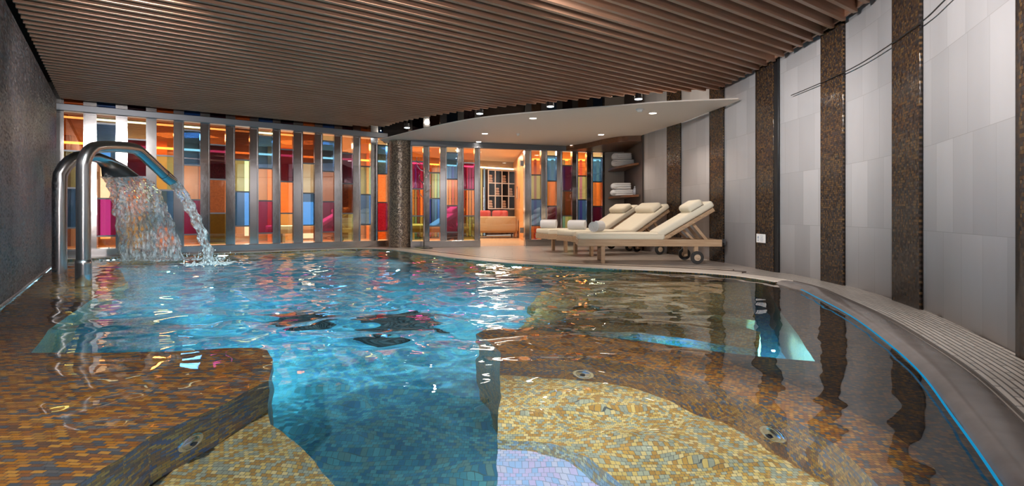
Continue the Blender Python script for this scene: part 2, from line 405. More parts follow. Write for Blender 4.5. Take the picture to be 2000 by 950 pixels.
# --- slatted ceiling
WE = [Vector((-2.75, 11.75, 0)), Vector((-2.3, 11.0, 0)), Vector((-1.32, 10.12, 0)), Vector((-.45, 9.55, 0)), Vector((.468, 9.10, 0)), Vector((1.6, 8.58, 0)), Vector((2.26, 8.33, 0)), Vector((2.93, 8.15, 0))]
WE = spline(WE, 8)
wl = [p for p in offs(WALL, .03) if p.y < 8.1]
ZONE = [uv(-.73, -2.6), uv(-.73, 11.22)] + [uv(u, 11.22) for u in (1, 2.5, 3.9)] + WE[3:] + wl[::-1] + [Vector((.1, -2.4, 0))]
Zuv = [(p.dot(DU), p.dot(DV)) for p in ZONE]
bm = bmesh.new(); v = -1.3; L = None
while v < 11.2:
    xs = []
    for (a, b) in zip(Zuv, Zuv[1:]+Zuv[:1]):
        if (a[1]-v)*(b[1]-v) < 0: xs.append(a[0]+(v-a[1])/(b[1]-a[1])*(b[0]-a[0]))
    xs.sort()
    for x0, x1 in zip(xs[::2], xs[1::2]):
        if x1-x0 > .1: beam(bm, uv(x0, v, ZC+.06), uv(x1, v, ZC+.06), .040, .12)
    v += .160
struct(finish('ceiling', bm, m_slat), 'ceiling of long brown wooden slats over the pool', 'ceiling')
# light wooden edge strip that closes the slat ends
bm = bmesh.new(); ep = WE[3:] + [p for p in wl[::-1]]
for a, b in zip(ep, ep[1:]):
    if (b-a).length > .01: beam(bm, Vector((a.x, a.y, ZC+.075)), Vector((b.x, b.y, ZC+.075)), .02, .09)
struct(finish('trim_10', bm, m_slat))
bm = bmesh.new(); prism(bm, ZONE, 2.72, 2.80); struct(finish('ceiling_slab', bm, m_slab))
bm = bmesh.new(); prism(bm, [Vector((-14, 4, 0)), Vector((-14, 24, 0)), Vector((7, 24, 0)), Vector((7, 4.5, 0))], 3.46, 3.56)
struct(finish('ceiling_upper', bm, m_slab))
# --- white lounge ceiling
SE = spline([Vector((-2.78, 11.5, 0)), Vector((-1.64, 10.07, 0)), Vector((-.525, 8.92, 0)), Vector((.733, 8.26, 0)), Vector((1.486, 7.95, 0)), Vector((2.14, 7.66, 0)), Vector((3.08, 7.46, 0))], 8)
R0, R1 = Vector((-2.15, 11.6, 0)), Vector((2.13, 12.87, 0))
rw = [p for p in offs(WALL, .0) if p.y > 7.5]
bm = bmesh.new(); prism(bm, SE + rw + [Vector((2.6, 12.8, 0)), R1+Vector((0, -.02, 0)), R0+Vector((0, -.02, 0)), Vector((-2.75, 12.0, 0))], ZS, ZS+.014)
struct(finish('ceiling_lounge', bm, m_soffit), 'smooth white curved ceiling over the loungers', 'ceiling')
bm = bmesh.new()
for a, b in zip(SE, SE[1:]): beam(bm, Vector((a.x, a.y, ZS+.008)), Vector((b.x, b.y, ZS+.008)), .012, .018)
struct(finish('trim_11', bm, m_soffit))

# --- deck, coping and right edge
outer = [Vector((3.5, 4, 0)), Vector((4.0, 13.2, 0)), Vector((-3, 13.2, 0)), uv(-1.2, 11.6)]
bm = bmesh.new()
dk = offs(EDGE, .02)
prism(bm, [p for p in dk] + [Vector((.6, -1.6, 0)), Vector((3.0, 1.2, 0))] + outer, -.35, -.002)
struct(finish('floor', bm, m_deck), 'wet stone deck around the pool', 'floor')
def band(name, d0, d1, z0, z1, m, i0, i1, kind=True):
    a = offs(EDGE, d0, z0)[i0:i1]; b = offs(EDGE, d1, z1)[i0:i1]
    o = finish(name, ribbon(a, b), m); o['kind'] = 'structure'
    so = o.modifiers.new('thick', 'SOLIDIFY'); so.thickness = .012; so.offset = 0
    return o
IB = 22
band('trim_12', -.05, .17, .004, .004, m_cream, 0, IR+13)
band('trim_30', .17, .32, .004, .004, m_cream, IB, IR+3)
band('trim_13', .32, .42, .005, .005, m_inlay, IB, IR+3)
band('trim_14', .42, .52, .004, .004, m_cream, IB, IR+1)
band('trim_15', .52, .55, .005, .005, m_inlay, IB, IR+1)
# rounded grey curb on the right
bm = bmesh.new(); e = EDGE[IR+12:]; prof = [(-.03, -.03), (0, .004), (.04, .014), (.10, .014), (.15, .006), (.17, -.01)]
ring = [offs(e, d, z) for d, z in prof]; L = bm.loops.layers.uv.new('UVMap')
for a, b in zip(ring, ring[1:]):
    va = [bm.verts.new(p) for p in a]; vb = [bm.verts.new(p) for p in b]
    for i in range(len(a)-1): bm.faces.new((va[i], va[i+1], vb[i+1], vb[i]))
bmesh.ops.remove_doubles(bm, verts=bm.verts[:], dist=1e-4); bmesh.ops.recalc_face_normals(bm, faces=bm.faces[:])
struct(finish('trim_16', bm, m_curb, smooth=True))
band('trim_17', .165, .62, .006, .006, m_grate, IR+3, len(EDGE)-4)
# LED line under the curb
ln = [Vector((p.x, p.y, .003)) for p in offs(EDGE, -.042)[IR+20:-6]]
bm = bmesh.new(); tube(bm, ln, .004, 8)
tag(finish('led_strip', bm, m_led, smooth=True), 'glowing cyan light line along the right pool edge', 'light')

# --- basin
pool = [uv(-.74, 11.05)] + offs(EDGE, .0) + [Vector((-1.5, -2.4, 0)), uv(-.74, -2.0)]
bm = bmesh.new(); pw = offs(EDGE, .01)
struct(finish('wall_basin', ribbon([Vector((p.x, p.y, -1.35)) for p in pw], [Vector((p.x, p.y, -.005)) for p in pw]), m_goldsq))
bm = bmesh.new(); prism(bm, pool, -1.4, -1.3); struct(finish('floor_basin', bm, m_basin), 'tiled bottom of the deep pool', 'floor')
def shelf(name, poly, ztop, zbot, m):
    bm = bmesh.new(); prism(bm, poly, zbot, ztop); return struct(finish(name, bm, m))
BZ = -1.3
# left bench along the slate wall with a rounded nose
zb = -.16
LBe = [P(533, 703, zb), P(530, 722, zb), P(525, 745, zb), P(430, 792, zb), P(290, 855, zb), P(240, 890, zb), P(150, 950, zb)]
dd = (LBe[-1]-LBe[-2]).normalized()
back = [P(60, 690, zb), P(180, 689, zb), P(330, 687, zb), P(440, 680, zb), P(500, 679, zb), P(522, 685, zb)]
wallu = uv(-.74, back[0].dot(DV)+.05)
lb = [uv(-.74, 1.2), uv(-.74, back[0].dot(DV))] + back + LBe + [LBe[-1]+dd*2.5]
shelf('bench_left', lb, zb, BZ, m_gold).name = 'floor_bench_left'
# shallow ledge along the foot of the slate wall under the fountain pipes
zl = -.16
ledge = [uv(-.74, back[0].dot(DV)+.001), P(60, 690, zl)+DV*.001, P(100, 640, zl), P(170, 590, zl), P(250, 552, zl), P(235, 528, zl), uv(-.74, 10.9)]
shelf('floor_ledge_left', ledge, zl, BZ, m_gold)
# lower step in front of the left bench
zs = -.55
st = [P(527, 832, zs), P(575, 858, zs), P(615, 900, zs), P(655, 950, zs)]
dd2 = (st[-1]-st[-2]).normalized()
base_e = [Vector((p.x, p.y, 0)) for p in (LBe[1], LBe[2], LBe[3], LBe[5], LBe[6], LBe[-1]+dd*2.4)]
shelf('floor_step_left', [q-Vector((.02, 0, 0)) for q in base_e][::-1] + st + [st[-1]+dd2*1.6], zs, BZ, m_pale)
# curved divider wall of the whirlpool, its inner bench and inner floor; it widens into the shallow plateau on the right
zd = -.12
Dout = [P(930, 651, zd), P(960, 642, zd), P(1060, 646, zd), P(1160, 659, zd), P(1280, 670, zd), P(1400, 688, zd), P(1480, 697, zd)]
Dtip = [P(978, 690, zd), P(968, 677, zd), P(952, 664, zd)]
Din = [P(978, 690, zd), P(1060, 692, zd), P(1150, 698, zd), P(1280, 722, zd), P(1400, 757, zd), P(1500, 800, zd), P(1620, 862, zd), P(1720, 950, zd)]
Din = spline(Din, 4)
di = (Din[-1]-Din[-2]).normalized()
Dend = Din[-1]+di*.5
plat = [P(1592, 706, zd), P(1555, 650, zd), P(1520, 603, zd), P(1500, 568, zd), P(1488, 548, zd)]
edR = [p for p in offs(EDGE, .02)[IR-2:] if p.y > .45]
nD = len(Din); inner = []
for i in range(10, nD):
    t_ = (Din[min(i+1, nD-1)]-Din[i-1]).normalized(); n_ = Vector((-t_.y, t_.x, 0)); n_ = n_ if n_.x > 0 or n_.y > .5 else -n_
    inner.append(Din[i]+n_*(.42-.24*(i-10)/(nD-10)))
inner = [p for p in inner if pix(p) > 1420]
shelf('floor_divider', Din[::-1] + Dtip[1:] + Dout[:-1] + inner + [Dend+Vector((.17, 0, 0)), Dend], zd, BZ, m_goldsq)
shelf('floor_plateau', [Dout[-2]] + [Dout[-1]] + plat + [Vector((p.x, p.y, 0)) for p in edR] + [Dend+Vector((.171, 0, 0))] + [p+Vector((.001, 0, 0)) for p in inner[::-1]], zd-.001, BZ, m_dimbrown)
zq = -.50
Bin = spline([P(970, 856, zq), P(1050, 863, zq), P(1130, 890, zq), P(1180, 918, zq), P(1230, 950, zq)], 4)
bi = (Bin[-1]-Bin[-2]).normalized()
dxy = [Vector((p.x, p.y, 0)) for p in Din]
shelf('floor_bench_right', [q+Vector((0, .01, 0)) for q in dxy] + [Dend+di*.2, Bin[-1]+bi*.6] + Bin[::-1], zq, BZ, m_pale)
zi = -.60
bx = [Vector((p.x, p.y, 0)) for p in Bin]
shelf('floor_whirlpool', [bx[0]+Vector((0, .01, 0))] + [q+Vector((0, .01, 0)) for q in bx[1:]] + [bx[-1]+bi*.5, Vector((bx[0].x, bx[-1].y-1.0, 0))], zi, BZ, m_blue)
# reclining steps between the divider and the deck
z1, z2 = -.30, -.42
E1 = [P(1105, 548, z1), P(1060, 570, z1), P(1030, 594, z1), P(1120, 597, z1), P(1230, 602, z1), P(1330, 608, z1), P(1430, 620, z1), P(1475, 626, z1), P(1470, 600, z1), P(1462, 552, z1)]
E2 = [P(1050, 605, z2), P(1025, 625, z2), P(1015, 638, z2), P(1100, 640, z2), P(1200, 648, z2), P(1300, 655, z2), P(1430, 676, z2), P(1480, 686, z2), P(1485, 650, z2), P(1430, 634, z2), P(1330, 620, z2), P(1230, 612, z2), P(1120, 606, z2)]
shelf('floor_step_back', E1, z1, BZ, m_pale)
shelf('floor_step_middle', E2, z2, BZ, m_pale)
TR = [P(1105, 548, -.6)]
# dark square grates in the pool bottom
for quad, lab in ((((705, 628), (812, 609), (857, 637), (745, 657)), 'black square grate on the pool bottom, the nearer and larger looking'), (((513, 622), (602, 610), (648, 622), (560, 641)), 'black square grate on the pool bottom nearer the fountains')):
    qs = [P(x, y, BZ) for x, y in quad]; c = sum(qs, Vector())/4; qs = [c+(q-c)*1.25 for q in qs]
    g = thing('drain_grate', lab, 'grate', (c.x, c.y, BZ), 0, 'grates in the pool bottom')
    bm = bmesh.new(); prism(bm, [q-c for q in qs], 0, .04); finish('frame', bm, m_drain, g)
    bm = bmesh.new(); a_, b_, c_, d_ = [(q-c)*.9 for q in qs]
    for k in range(11):
        t = k/10; beam(bm, a_.lerp(b_, t)+Vector((0, 0, .045)), d_.lerp(c_, t)+Vector((0, 0, .045)), .03, .02)
    finish('grille', bm, m_black, g)
# chrome water jets
def jet(px, py, poly, lab, ztop):
    best = None
    for k in range(60):
        z = ztop-.01-k*.008; q = P(px, py, z)
        for a, b in zip(poly, poly[1:]):
            a2 = Vector((a.x, a.y)); b2 = Vector((b.x, b.y)); q2 = Vector((q.x, q.y)); t = max(0, min(1, (q2-a2).dot(b2-a2)/max((b2-a2).length_squared, 1e-9)))
            f = a2.lerp(b2, t); d = (q2-f).length
            if best is None or d < best[0]: best = (d, Vector((f.x, f.y, z)), (b2-a2).normalized())
    d, p, t = best; n = Vector((t.y, -t.x, 0))
    if n.y > 0: n = -n
    g = thing('water_jet', lab, 'jet', p+n*.004, 0, 'water jets in the bench walls')
    g.rotation_euler = n.to_track_quat('Z', 'Y').to_euler()
    bm = bmesh.new(); k = 28; R, r = .062, .012
    vs = [[bm.verts.new(((R-.012+r*math.cos(b))*math.cos(a), (R-.012+r*math.cos(b))*math.sin(a), r*math.sin(b))) for b in [j*math.pi/6 for j in range(12)]] for a in [i*2*math.pi/k for i in range(k)]]
    for i in range(k):
        for j in range(12): bm.faces.new((vs[i][j], vs[(i+1) % k][j], vs[(i+1) % k][(j+1) % 12], vs[i][(j+1) % 12]))
    bmesh.ops.recalc_face_normals(bm, faces=bm.faces[:]); finish('rim', bm, m_chrome, g, smooth=True)
    bm = bmesh.new(); bmesh.ops.create_uvsphere(bm, u_segments=24, v_segments=12, radius=.046)
    for vv in bm.verts: vv.co.z *= .45
    finish('nozzle', bm, m_steel, g, smooth=True)
    bm = bmesh.new(); cyl(bm, (0, 0, .018), (0, 0, .026), .014); finish('hole', bm, m_black, g)
jet(1140, 728, Din, 'chrome jet in the divider wall above the yellow bench', zd)
jet(1516, 850, Din, 'chrome jet furthest right, low in the curved divider wall', zd)
jet(372, 864, LBe, 'chrome jet in the riser of the left gold mosaic bench', zb)
for o in [o for o in C.objects if o.name.startswith(('floor_', 'wall_basin', 'drain', 'frame', 'grille'))]: o.cycles.is_caustics_receiver = True

# --- water surface
x0, x1, y0, y1, st_ = -8.6, 3.4, -1.8, 11.6, .024
nx, ny = int((x1-x0)/st_), int((y1-y0)/st_)
X, Y = np.meshgrid(np.linspace(x0, x1, nx), np.linspace(y0, y1, ny))
def sm(t): t = np.clip(t, 0, 1); return t*t*(3-2*t)
# calm in the whirlpool and over the plateau, choppy in the main pool and round the falls
line = (Y-(2.55+.13*(-X)))   # the main pool begins behind the benches
rough = sm(line/.6)
right = sm((1.15+.10*(Y-3)-X)/1.1)
leftc = sm((X*.811+Y*.585+.25)/1.2)
near_ = sm((X+.25)/.4)*sm((2.5-Y)/.5)+sm((-.9-X)/.4)*sm((2.3-Y)/.4)*sm((X+2.3)/.4)
A = .20+.30*np.clip(near_, 0, 1)+.80*rough*(.22+.78*right)*(.35+.65*leftc)
A *= 1-.25*sm((Y-9)/3)
A *= 1-.6*sm((X-.9)/.8)*(Y < 6)
rng = np.random.RandomState(4); Z = np.zeros_like(X)
for k in range(60):
    lam = math.exp(rng.uniform(math.log(.10), math.log(.75))); th = (rng.normal(1.35, .55) if k % 3 else rng.uniform(0, 6.28)); ph = rng.uniform(0, 6.28)
    kx, ky = math.cos(th)*2*math.pi/lam, math.sin(th)*2*math.pi/lam
    wob = .6*np.sin(X*1.7*math.cos(th*3)+Y*1.3+ph)
    Z += .0175*(lam/.3)**.25*lam/(2*math.pi)*np.sin(kx*X+ky*Y+ph+wob)
Z *= A
for cx, cy, am in ((-4.34, 7.98, .010), (-5.7, 8.75, .012), (-5.3, 8.75, .010)):
    R_ = np.hypot(X-cx, Y-cy); Z += am*np.exp(-R_*1.3)*np.sin(R_*26)+am*.8*np.exp(-(R_/.45)**2)*rng.uniform(-1, 1, X.shape)*.35
Z = np.clip(Z, -.017, .014)+ZW
def inside(poly, X, Y):
    r = np.zeros(X.shape, bool)
    for (a, b) in zip(poly, poly[1:]+poly[:1]):
        c = ((a.y > Y) != (b.y > Y)); d = (b.x-a.x)*(Y-a.y)/((b.y-a.y) if abs(b.y-a.y) > 1e-9 else 1e-9)+a.x
        r ^= (c & (X < d))
    return r
wp = offs(EDGE, .012) + [Vector((-1.2, -1.7, 0)), uv(-.725, .8), uv(-.725, 11.05)]
msk = inside(wp, X, Y)
keep = msk[:-1, :-1] & msk[1:, :-1] & msk[:-1, 1:] & msk[1:, 1:]
idx = np.arange(nx*ny).reshape(ny, nx)
f = np.stack([idx[:-1, :-1][keep], idx[:-1, 1:][keep], idx[1:, 1:][keep], idx[1:, :-1][keep]], 1)
used = np.unique(f); remap = -np.ones(nx*ny, int); remap[used] = np.arange(len(used)); f = remap[f]
co = np.stack([X.ravel()[used], Y.ravel()[used], Z.ravel()[used]], 1)
me = bpy.data.meshes.new('pool_water'); me.from_pydata(co.tolist(), [], f.tolist()); me.materials.append(m_water)
me.polygons.foreach_set('use_smooth', [True]*len(me.polygons))
wo = bpy.data.objects.new('pool_water', me); C.objects.link(wo); tag(wo, 'rippling clear water filling the indoor pool', 'water', kind='stuff')
wo.cycles.is_caustics_caster = True

# ------------------------------------------------------------------ glass screens
def bay_fr(t):
    return {'A': [(0, .275, 'orange'), (.275, .55, 'pgreen'), (.55, .845, 'blue'), (.845, 1, 'peach')],
            'B': [(0, .055, 'white'), (.055, .34, 'blue'), (.34, .625, 'peach'), (.625, .91, 'magenta'), (.91, 1, 'orange')],
            'C': [(0, .16, 'orange'), (.16, .45, 'purple'), (.45, .735, 'peach'), (.735, 1, 'pgreen')]}[t]
def screen(root, org, dx, dn, cols, ztop, zbot, zup, special, name=None):
    """cols: list of (s0, s1, type) distances along the screen; posts fill the gaps"""
    rot = Matrix((dx, dn, Vector((0, 0, 1)))).transposed()
    def bx_(bm, s0, s1, z0, z1, d, off=0): box(bm, org+dx*((s0+s1)/2)+dn*off+Vector((0, 0, (z0+z1)/2)), (s1-s0, d, z1-z0), rot)
    for k, (s0, s1, t) in enumerate(cols):
        fr = bay_fr(t)
        for j, (a, b, c) in enumerate(fr):
            c = special.get((k, j), c)
            za, zb_ = ztop-(ztop-zbot)*a, ztop-(ztop-zbot)*b
            bm = bmesh.new(); bx_(bm, s0, s1, zb_+.012, za-.012, .012, .01); finish('pane', bm, PM[c], root)
        for (a, b, c) in fr[1:]:
            bm = bmesh.new(); z = ztop-(ztop-zbot)*a; bx_(bm, s0, s1, z-.013, z+.013, .04, 0); finish('transom', bm, m_beam, root)
        # strip above the header
        if zup > ztop+.3:
            bm = bmesh.new(); bx_(bm, s0, s1, ztop+.14, zup, .012, .01)
            finish('upper_pane', bm, PM[{'A': 'orange', 'B': 'blue', 'C': 'purple'}[t]], root)
def post(root, org, dx, dn, s0, s1, z0, z1, z2):
    rot = Matrix((dx, dn, Vector((0, 0, 1)))).transposed(); bm = bmesh.new(); w_ = s1-s0
    box(bm, org+dx*((s0+s1)/2)-dn*.02+Vector((0, 0, (z0+z1)/2)), (w_-.03, .07, z1-z0), rot)
    for e in (s0+.008, s1-.008): box(bm, org+dx*e+Vector((0, 0, (z0+z1)/2)), (.016, .10, z1-z0), rot)
    if z2 > z1: box(bm, org+dx*((s0+s1)/2)+dn*.03+Vector((0, 0, (z1+z2)/2)), (w_, .04, z2-z1), rot)
    finish('post', bm, m_fin, root)
def s_left(px):
    k = (px-1000)/F; Yp = VG/(.811-.585*k); return (.811*k+.585)*Yp
LC = [(125, 163), (189, 226), (249, 285), (305.5, 338.5), (359, 390.5), (409.5, 440), (458.5, 487), (504, 531.6), (547, 572), (590.6, 613.5), (629, 651.6), (667, 688), (703, 722.5), (736.5, 755)]
root = thing('glass_screen', 'long multicoloured glass screen with steel fins behind the fountains', 'screen', (0, 0, 0))
ol = DV*VG; seq = 'ABC'
cols = [(s_left(a), s_left(b), seq[i % 3]) for i, (a, b) in enumerate(LC)]
sp_ = {(1, 2): 'peach', (2, 0): 'white', (2, 3): 'pgreen', (5, 3): 'olive', (6, 0): 'brown', (8, 3): 'white', (9, 0): 'brown', (9, 1): 'white', (2, 1): 'purple', (4, 3): 'magenta', (11, 0): 'peach', (11, 2): 'brown', (12, 1): 'pgreen'}
screen(root, ol, DU, -DV, cols, 2.335, .145, 2.80, sp_)
edges = [cols[0][0]-.30] + [x for c in cols for x in c[:2]] + [cols[-1][1]+.12]
for a, b in zip(edges[::2], edges[1::2]): post(root, ol, DU, -DV, a, b, .14, 2.34, 2.8)
bm = bmesh.new(); rotl = Matrix((DU, DV, Vector((0, 0, 1)))).transposed(); s0, s1 = edges[0], edges[-1]
box(bm, ol+DU*((s0+s1)/2)-DV*.05+Vector((0, 0, 2.415)), (s1-s0, .16, .11), rotl); finish('header_rail', bm, m_beam, root, bevel=.008)
bm = bmesh.new(); box(bm, ol+DU*((s0+s1)/2)-DV*.02+Vector((0, 0, .07)), (s1-s0, .2, .138), rotl); finish('base_rail', bm, m_steel, root, bevel=.006)
# right screen in two lengths with a glass door between
DR = (R1-R0).normalized(); DRn = Vector((DR.y, -DR.x, 0))    # towards the pool
def s_right(px):
    k = (px-1000)/F; return (k*R0.y-R0.x)/(DR.x-k*DR.y)
RC = [(805, 826), (838.5, 859), (872, 893), (905, 926)]
RD = [(1036.6, 1055.6), (1067.7, 1086), (1097, 1116), (1127.6, 1144.5), (1156.6, 1175)]
for nm, RCx, lab, ty, ends, spx in (('glass_screen', RC, 'multicoloured glass screen between the mosaic column and the glass door', 'CABC', (801, 937), {(0, 1): 'magenta', (0, 2): 'orange', (0, 3): 'olive', (2, 4): 'brown', (3, 1): 'magenta', (3, 2): 'orange', (2, 2): 'orange', (3, 3): 'olive'}),
                           ('glass_screen', RD, 'multicoloured glass screen behind the loungers right of the glass door', 'ABCAB', (1024, 1179), {(2, 2): 'brown', (1, 2): 'orange', (4, 2): 'orange', (1, 3): 'purple', (4, 3): 'purple', (0, 3): 'orange'})):
    root = thing(nm, lab, 'screen', (0, 0, 0))
    cols = [(s_right(a), s_right(b), ty[i]) for i, (a, b) in enumerate(RCx)]
    screen(root, R0, DR, DRn, cols, 2.15, .14, 3.44, spx)
    edges = [s_right(ends[0])] + [x for c in cols for x in c[:2]] + [s_right(ends[1])]
    for a, b in zip(edges[::2], edges[1::2]): post(root, R0, DR, DRn, a, b, .0, 2.16, 3.44)
    rr = Matrix((DR, -DRn, Vector((0, 0, 1)))).transposed(); a, b = edges[0], edges[-1]
    bm = bmesh.new(); box(bm, R0+DR*((a+b)/2)+DRn*.03+Vector((0, 0, .07)), (b-a, .10, .138), rr); finish('base_rail', bm, m_steel, root, bevel=.004)
bm = bmesh.new(); a, b = s_right(801), s_right(1179)
box(bm, R0+DR*((a+b)/2)+DRn*.04+Vector((0, 0, 2.21)), (b-a, .14, .115), rr); struct(finish('trim_18', bm, m_beam, bevel=.006))
bm = bmesh.new(); a, b = s_right(938), s_right(1023); box(bm, R0+DR*((a+b)/2)+DRn*.0+Vector((0, 0, 2.85)), (b-a, .03, 1.18), rr); struct(finish('window_1', bm, PM['brown']))
# glass door
a, b = s_right(938.5), s_right(1023)
door = bpy.data.objects.new('door_1', None); C.objects.link(door); door['kind'] = 'structure'; door['label'] = 'frameless clear glass door into the warm orange room'; door['category'] = 'door'
bm = bmesh.new(); box(bm, R0+DR*((a+b)/2)+Vector((0, 0, 1.08)), (b-a-.02, .012, 2.12), rr); finish('glass_leaf', bm, m_clear, door)
for z in (.35, 1.85):
    bm = bmesh.new(); box(bm, R0+DR*(b-.05)+DRn*.01+Vector((0, 0, z)), (.08, .05, .12), rr); finish('hinge', bm, m_steel, door, bevel=.004)
bm = bmesh.new(); hp = R0+DR*(a+.06)+DRn*.05
tube(bm, [hp+Vector((0, 0, .8)), hp+Vector((0, 0, 1.3))], .012, 10); finish('door_handle', bm, m_steel, door)
# mosaic column
cc = Q(782.5, 11.72); bm = bmesh.new(); L = bm.loops.layers.uv.new('UVMap'); n = 48; r = .245
for i in range(n):
    a, b = i*2*math.pi/n, (i+1)*2*math.pi/n
    fv = [bm.verts.new((cc.x+r*math.cos(t), cc.y+r*math.sin(t), z)) for t, z in ((a, -.01), (b, -.01), (b, ZS+.01), (a, ZS+.01))]
    ff = bm.faces.new(fv)
    for l, q in zip(ff.loops, ((a*r, 0), (b*r, 0), (b*r, 2.3), (a*r, 2.3))): l[L].uv = q
bmesh.ops.remove_doubles(bm, verts=bm.verts[:], dist=1e-5)
struct(finish('column', bm, m_col, smooth=True), 'round column clad in brown glass mosaic', 'column')
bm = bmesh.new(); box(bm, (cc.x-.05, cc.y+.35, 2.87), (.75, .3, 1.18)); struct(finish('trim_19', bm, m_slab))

# lounge corner: grey return wall, dark panel, canopy and corner shelves
bm = bmesh.new(); prism(bm, [(2.12, 12.86), (2.62, 12.74), (2.62, 12.9), (2.12, 13.02)], 0, 3.45); struct(finish('wall_corner', bm, m_greyw))
bm = bmesh.new(); prism(bm, [(2.57, 10.82), (2.61, 12.75), (2.8, 12.75), (2.75, 10.82)], 0, 3.45); struct(finish('wall_corner_dark', bm, m_darkw)).name = 'trim_20'
bm = bmesh.new(); prism(bm, spline([(2.565, 10.86, 0), (2.2, 10.95, 0), (1.9, 11.35, 0), (1.62, 12.0, 0), (1.2, 12.53, 0)], 6) + [Vector((2.1, 12.80, 0)), Vector((2.59, 12.70, 0))], 2.16, ZS-.002)
tag(finish('shelf_canopy', bm, m_brown), 'curved brown wooden canopy under the ceiling above the towel shelves', 'canopy')
for z, lab in ((1.70, 'upper brown wooden corner shelf holding folded towels'), (1.06, 'lower brown wooden corner shelf holding folded towels')):
    bm = bmesh.new(); prism(bm, spline([(2.24, 12.79, 0), (2.22, 12.3, 0), (2.36, 11.5, 0), (2.545, 10.98, 0)], 5) + [Vector((2.585, 12.70, 0))], z, z+.045)
    tag(finish('corner_shelf', bm, m_brown, bevel=.004), lab, 'shelf', 'corner towel shelves')
def folded(name, loc, s, rz, lab, group='folded towels on the corner shelves'):
    bm = bmesh.new(); L_, W_, T_ = s; t = T_/3
    for k in range(3):
        rbox(bm, (random.uniform(-.006, .006), random.uniform(-.006, .006), t*(k+.5)), (L_*(1-.02*k), W_, t*1.08), t*.5, seg=3)
    cyl(bm, (-L_/2+.02, -W_/2, T_/2), (-L_/2+.02, W_/2, T_/2), T_*.5, n=16)
    o = finish(name, bm, m_towel, smooth=True); o.location = loc; o.rotation_euler.z = rz
    return tag(o, lab, 'towel', group)
for z, w1_, a, b in ((1.746, .42, 'bottom', 'upper'), (1.106, .40, 'bottom', 'lower')):
    q = Q(1218 if z > 1.5 else 1216, 11.75)
    folded('folded_towel', (q.x, q.y, z), (.44, .24, .125), -.15, f'larger folded white towel, {a} of the pile on the {b} corner shelf')
    folded('folded_towel', (q.x-.02, q.y+.0, z+.137), (.38, .23, .13), -.1, f'folded white towel on top of the pile on the {b} corner shelf')
q = Q(1241, 11.5); bm = bmesh.new()
cyl(bm, (0, 0, 0), (0, 0, .12), .055, .05); cyl(bm, (0, 0, .12), (0, 0, .16), .05, .025); cyl(bm, (0, 0, .16), (0, 0, .19), .027)
o = finish('toiletry_jar', bm, principled('pale_blue_plastic', (.45, .5, .6), .3), smooth=True); o.location = (q.x, q.y, 1.106)
tag(o, 'small pale blue jar beside the towels on the lower corner shelf', 'jar')

# coat stand
q = Q(828, 11.35); cs = thing('coat_stand', 'slim steel coat stand with branching hooks beside the mosaic column', 'coat stand', q)
bm = bmesh.new(); cyl(bm, (0, 0, 0), (0, 0, .02), .19, .17, 32); finish('base', bm, m_black, cs, bevel=.004)
bm = bmesh.new(); tube(bm, [(0, 0, .02), (.005, 0, .7), (0, 0, 1.3), (-.01, 0, 1.95)], .013, 12); finish('pole', bm, m_chrome, cs, smooth=True)
for k, (z, a, l) in enumerate(((1.15, .2, .14), (1.05, 2.9, .1), (1.35, 2.7, .12), (1.6, 3.3, .14), (1.45, .1, .1), (1.72, 3.0, .16))):
    bm = bmesh.new(); d = Vector((math.cos(a), math.sin(a), 0))
    tube(bm, spline([Vector((0, 0, z)), d*l*.5+Vector((0, 0, z+.03)), d*l+Vector((0, 0, z+.12)), d*(l*.9)+Vector((0, 0, z+.18))], 4), .009, 8); finish('hook', bm, m_chrome, cs, smooth=True)

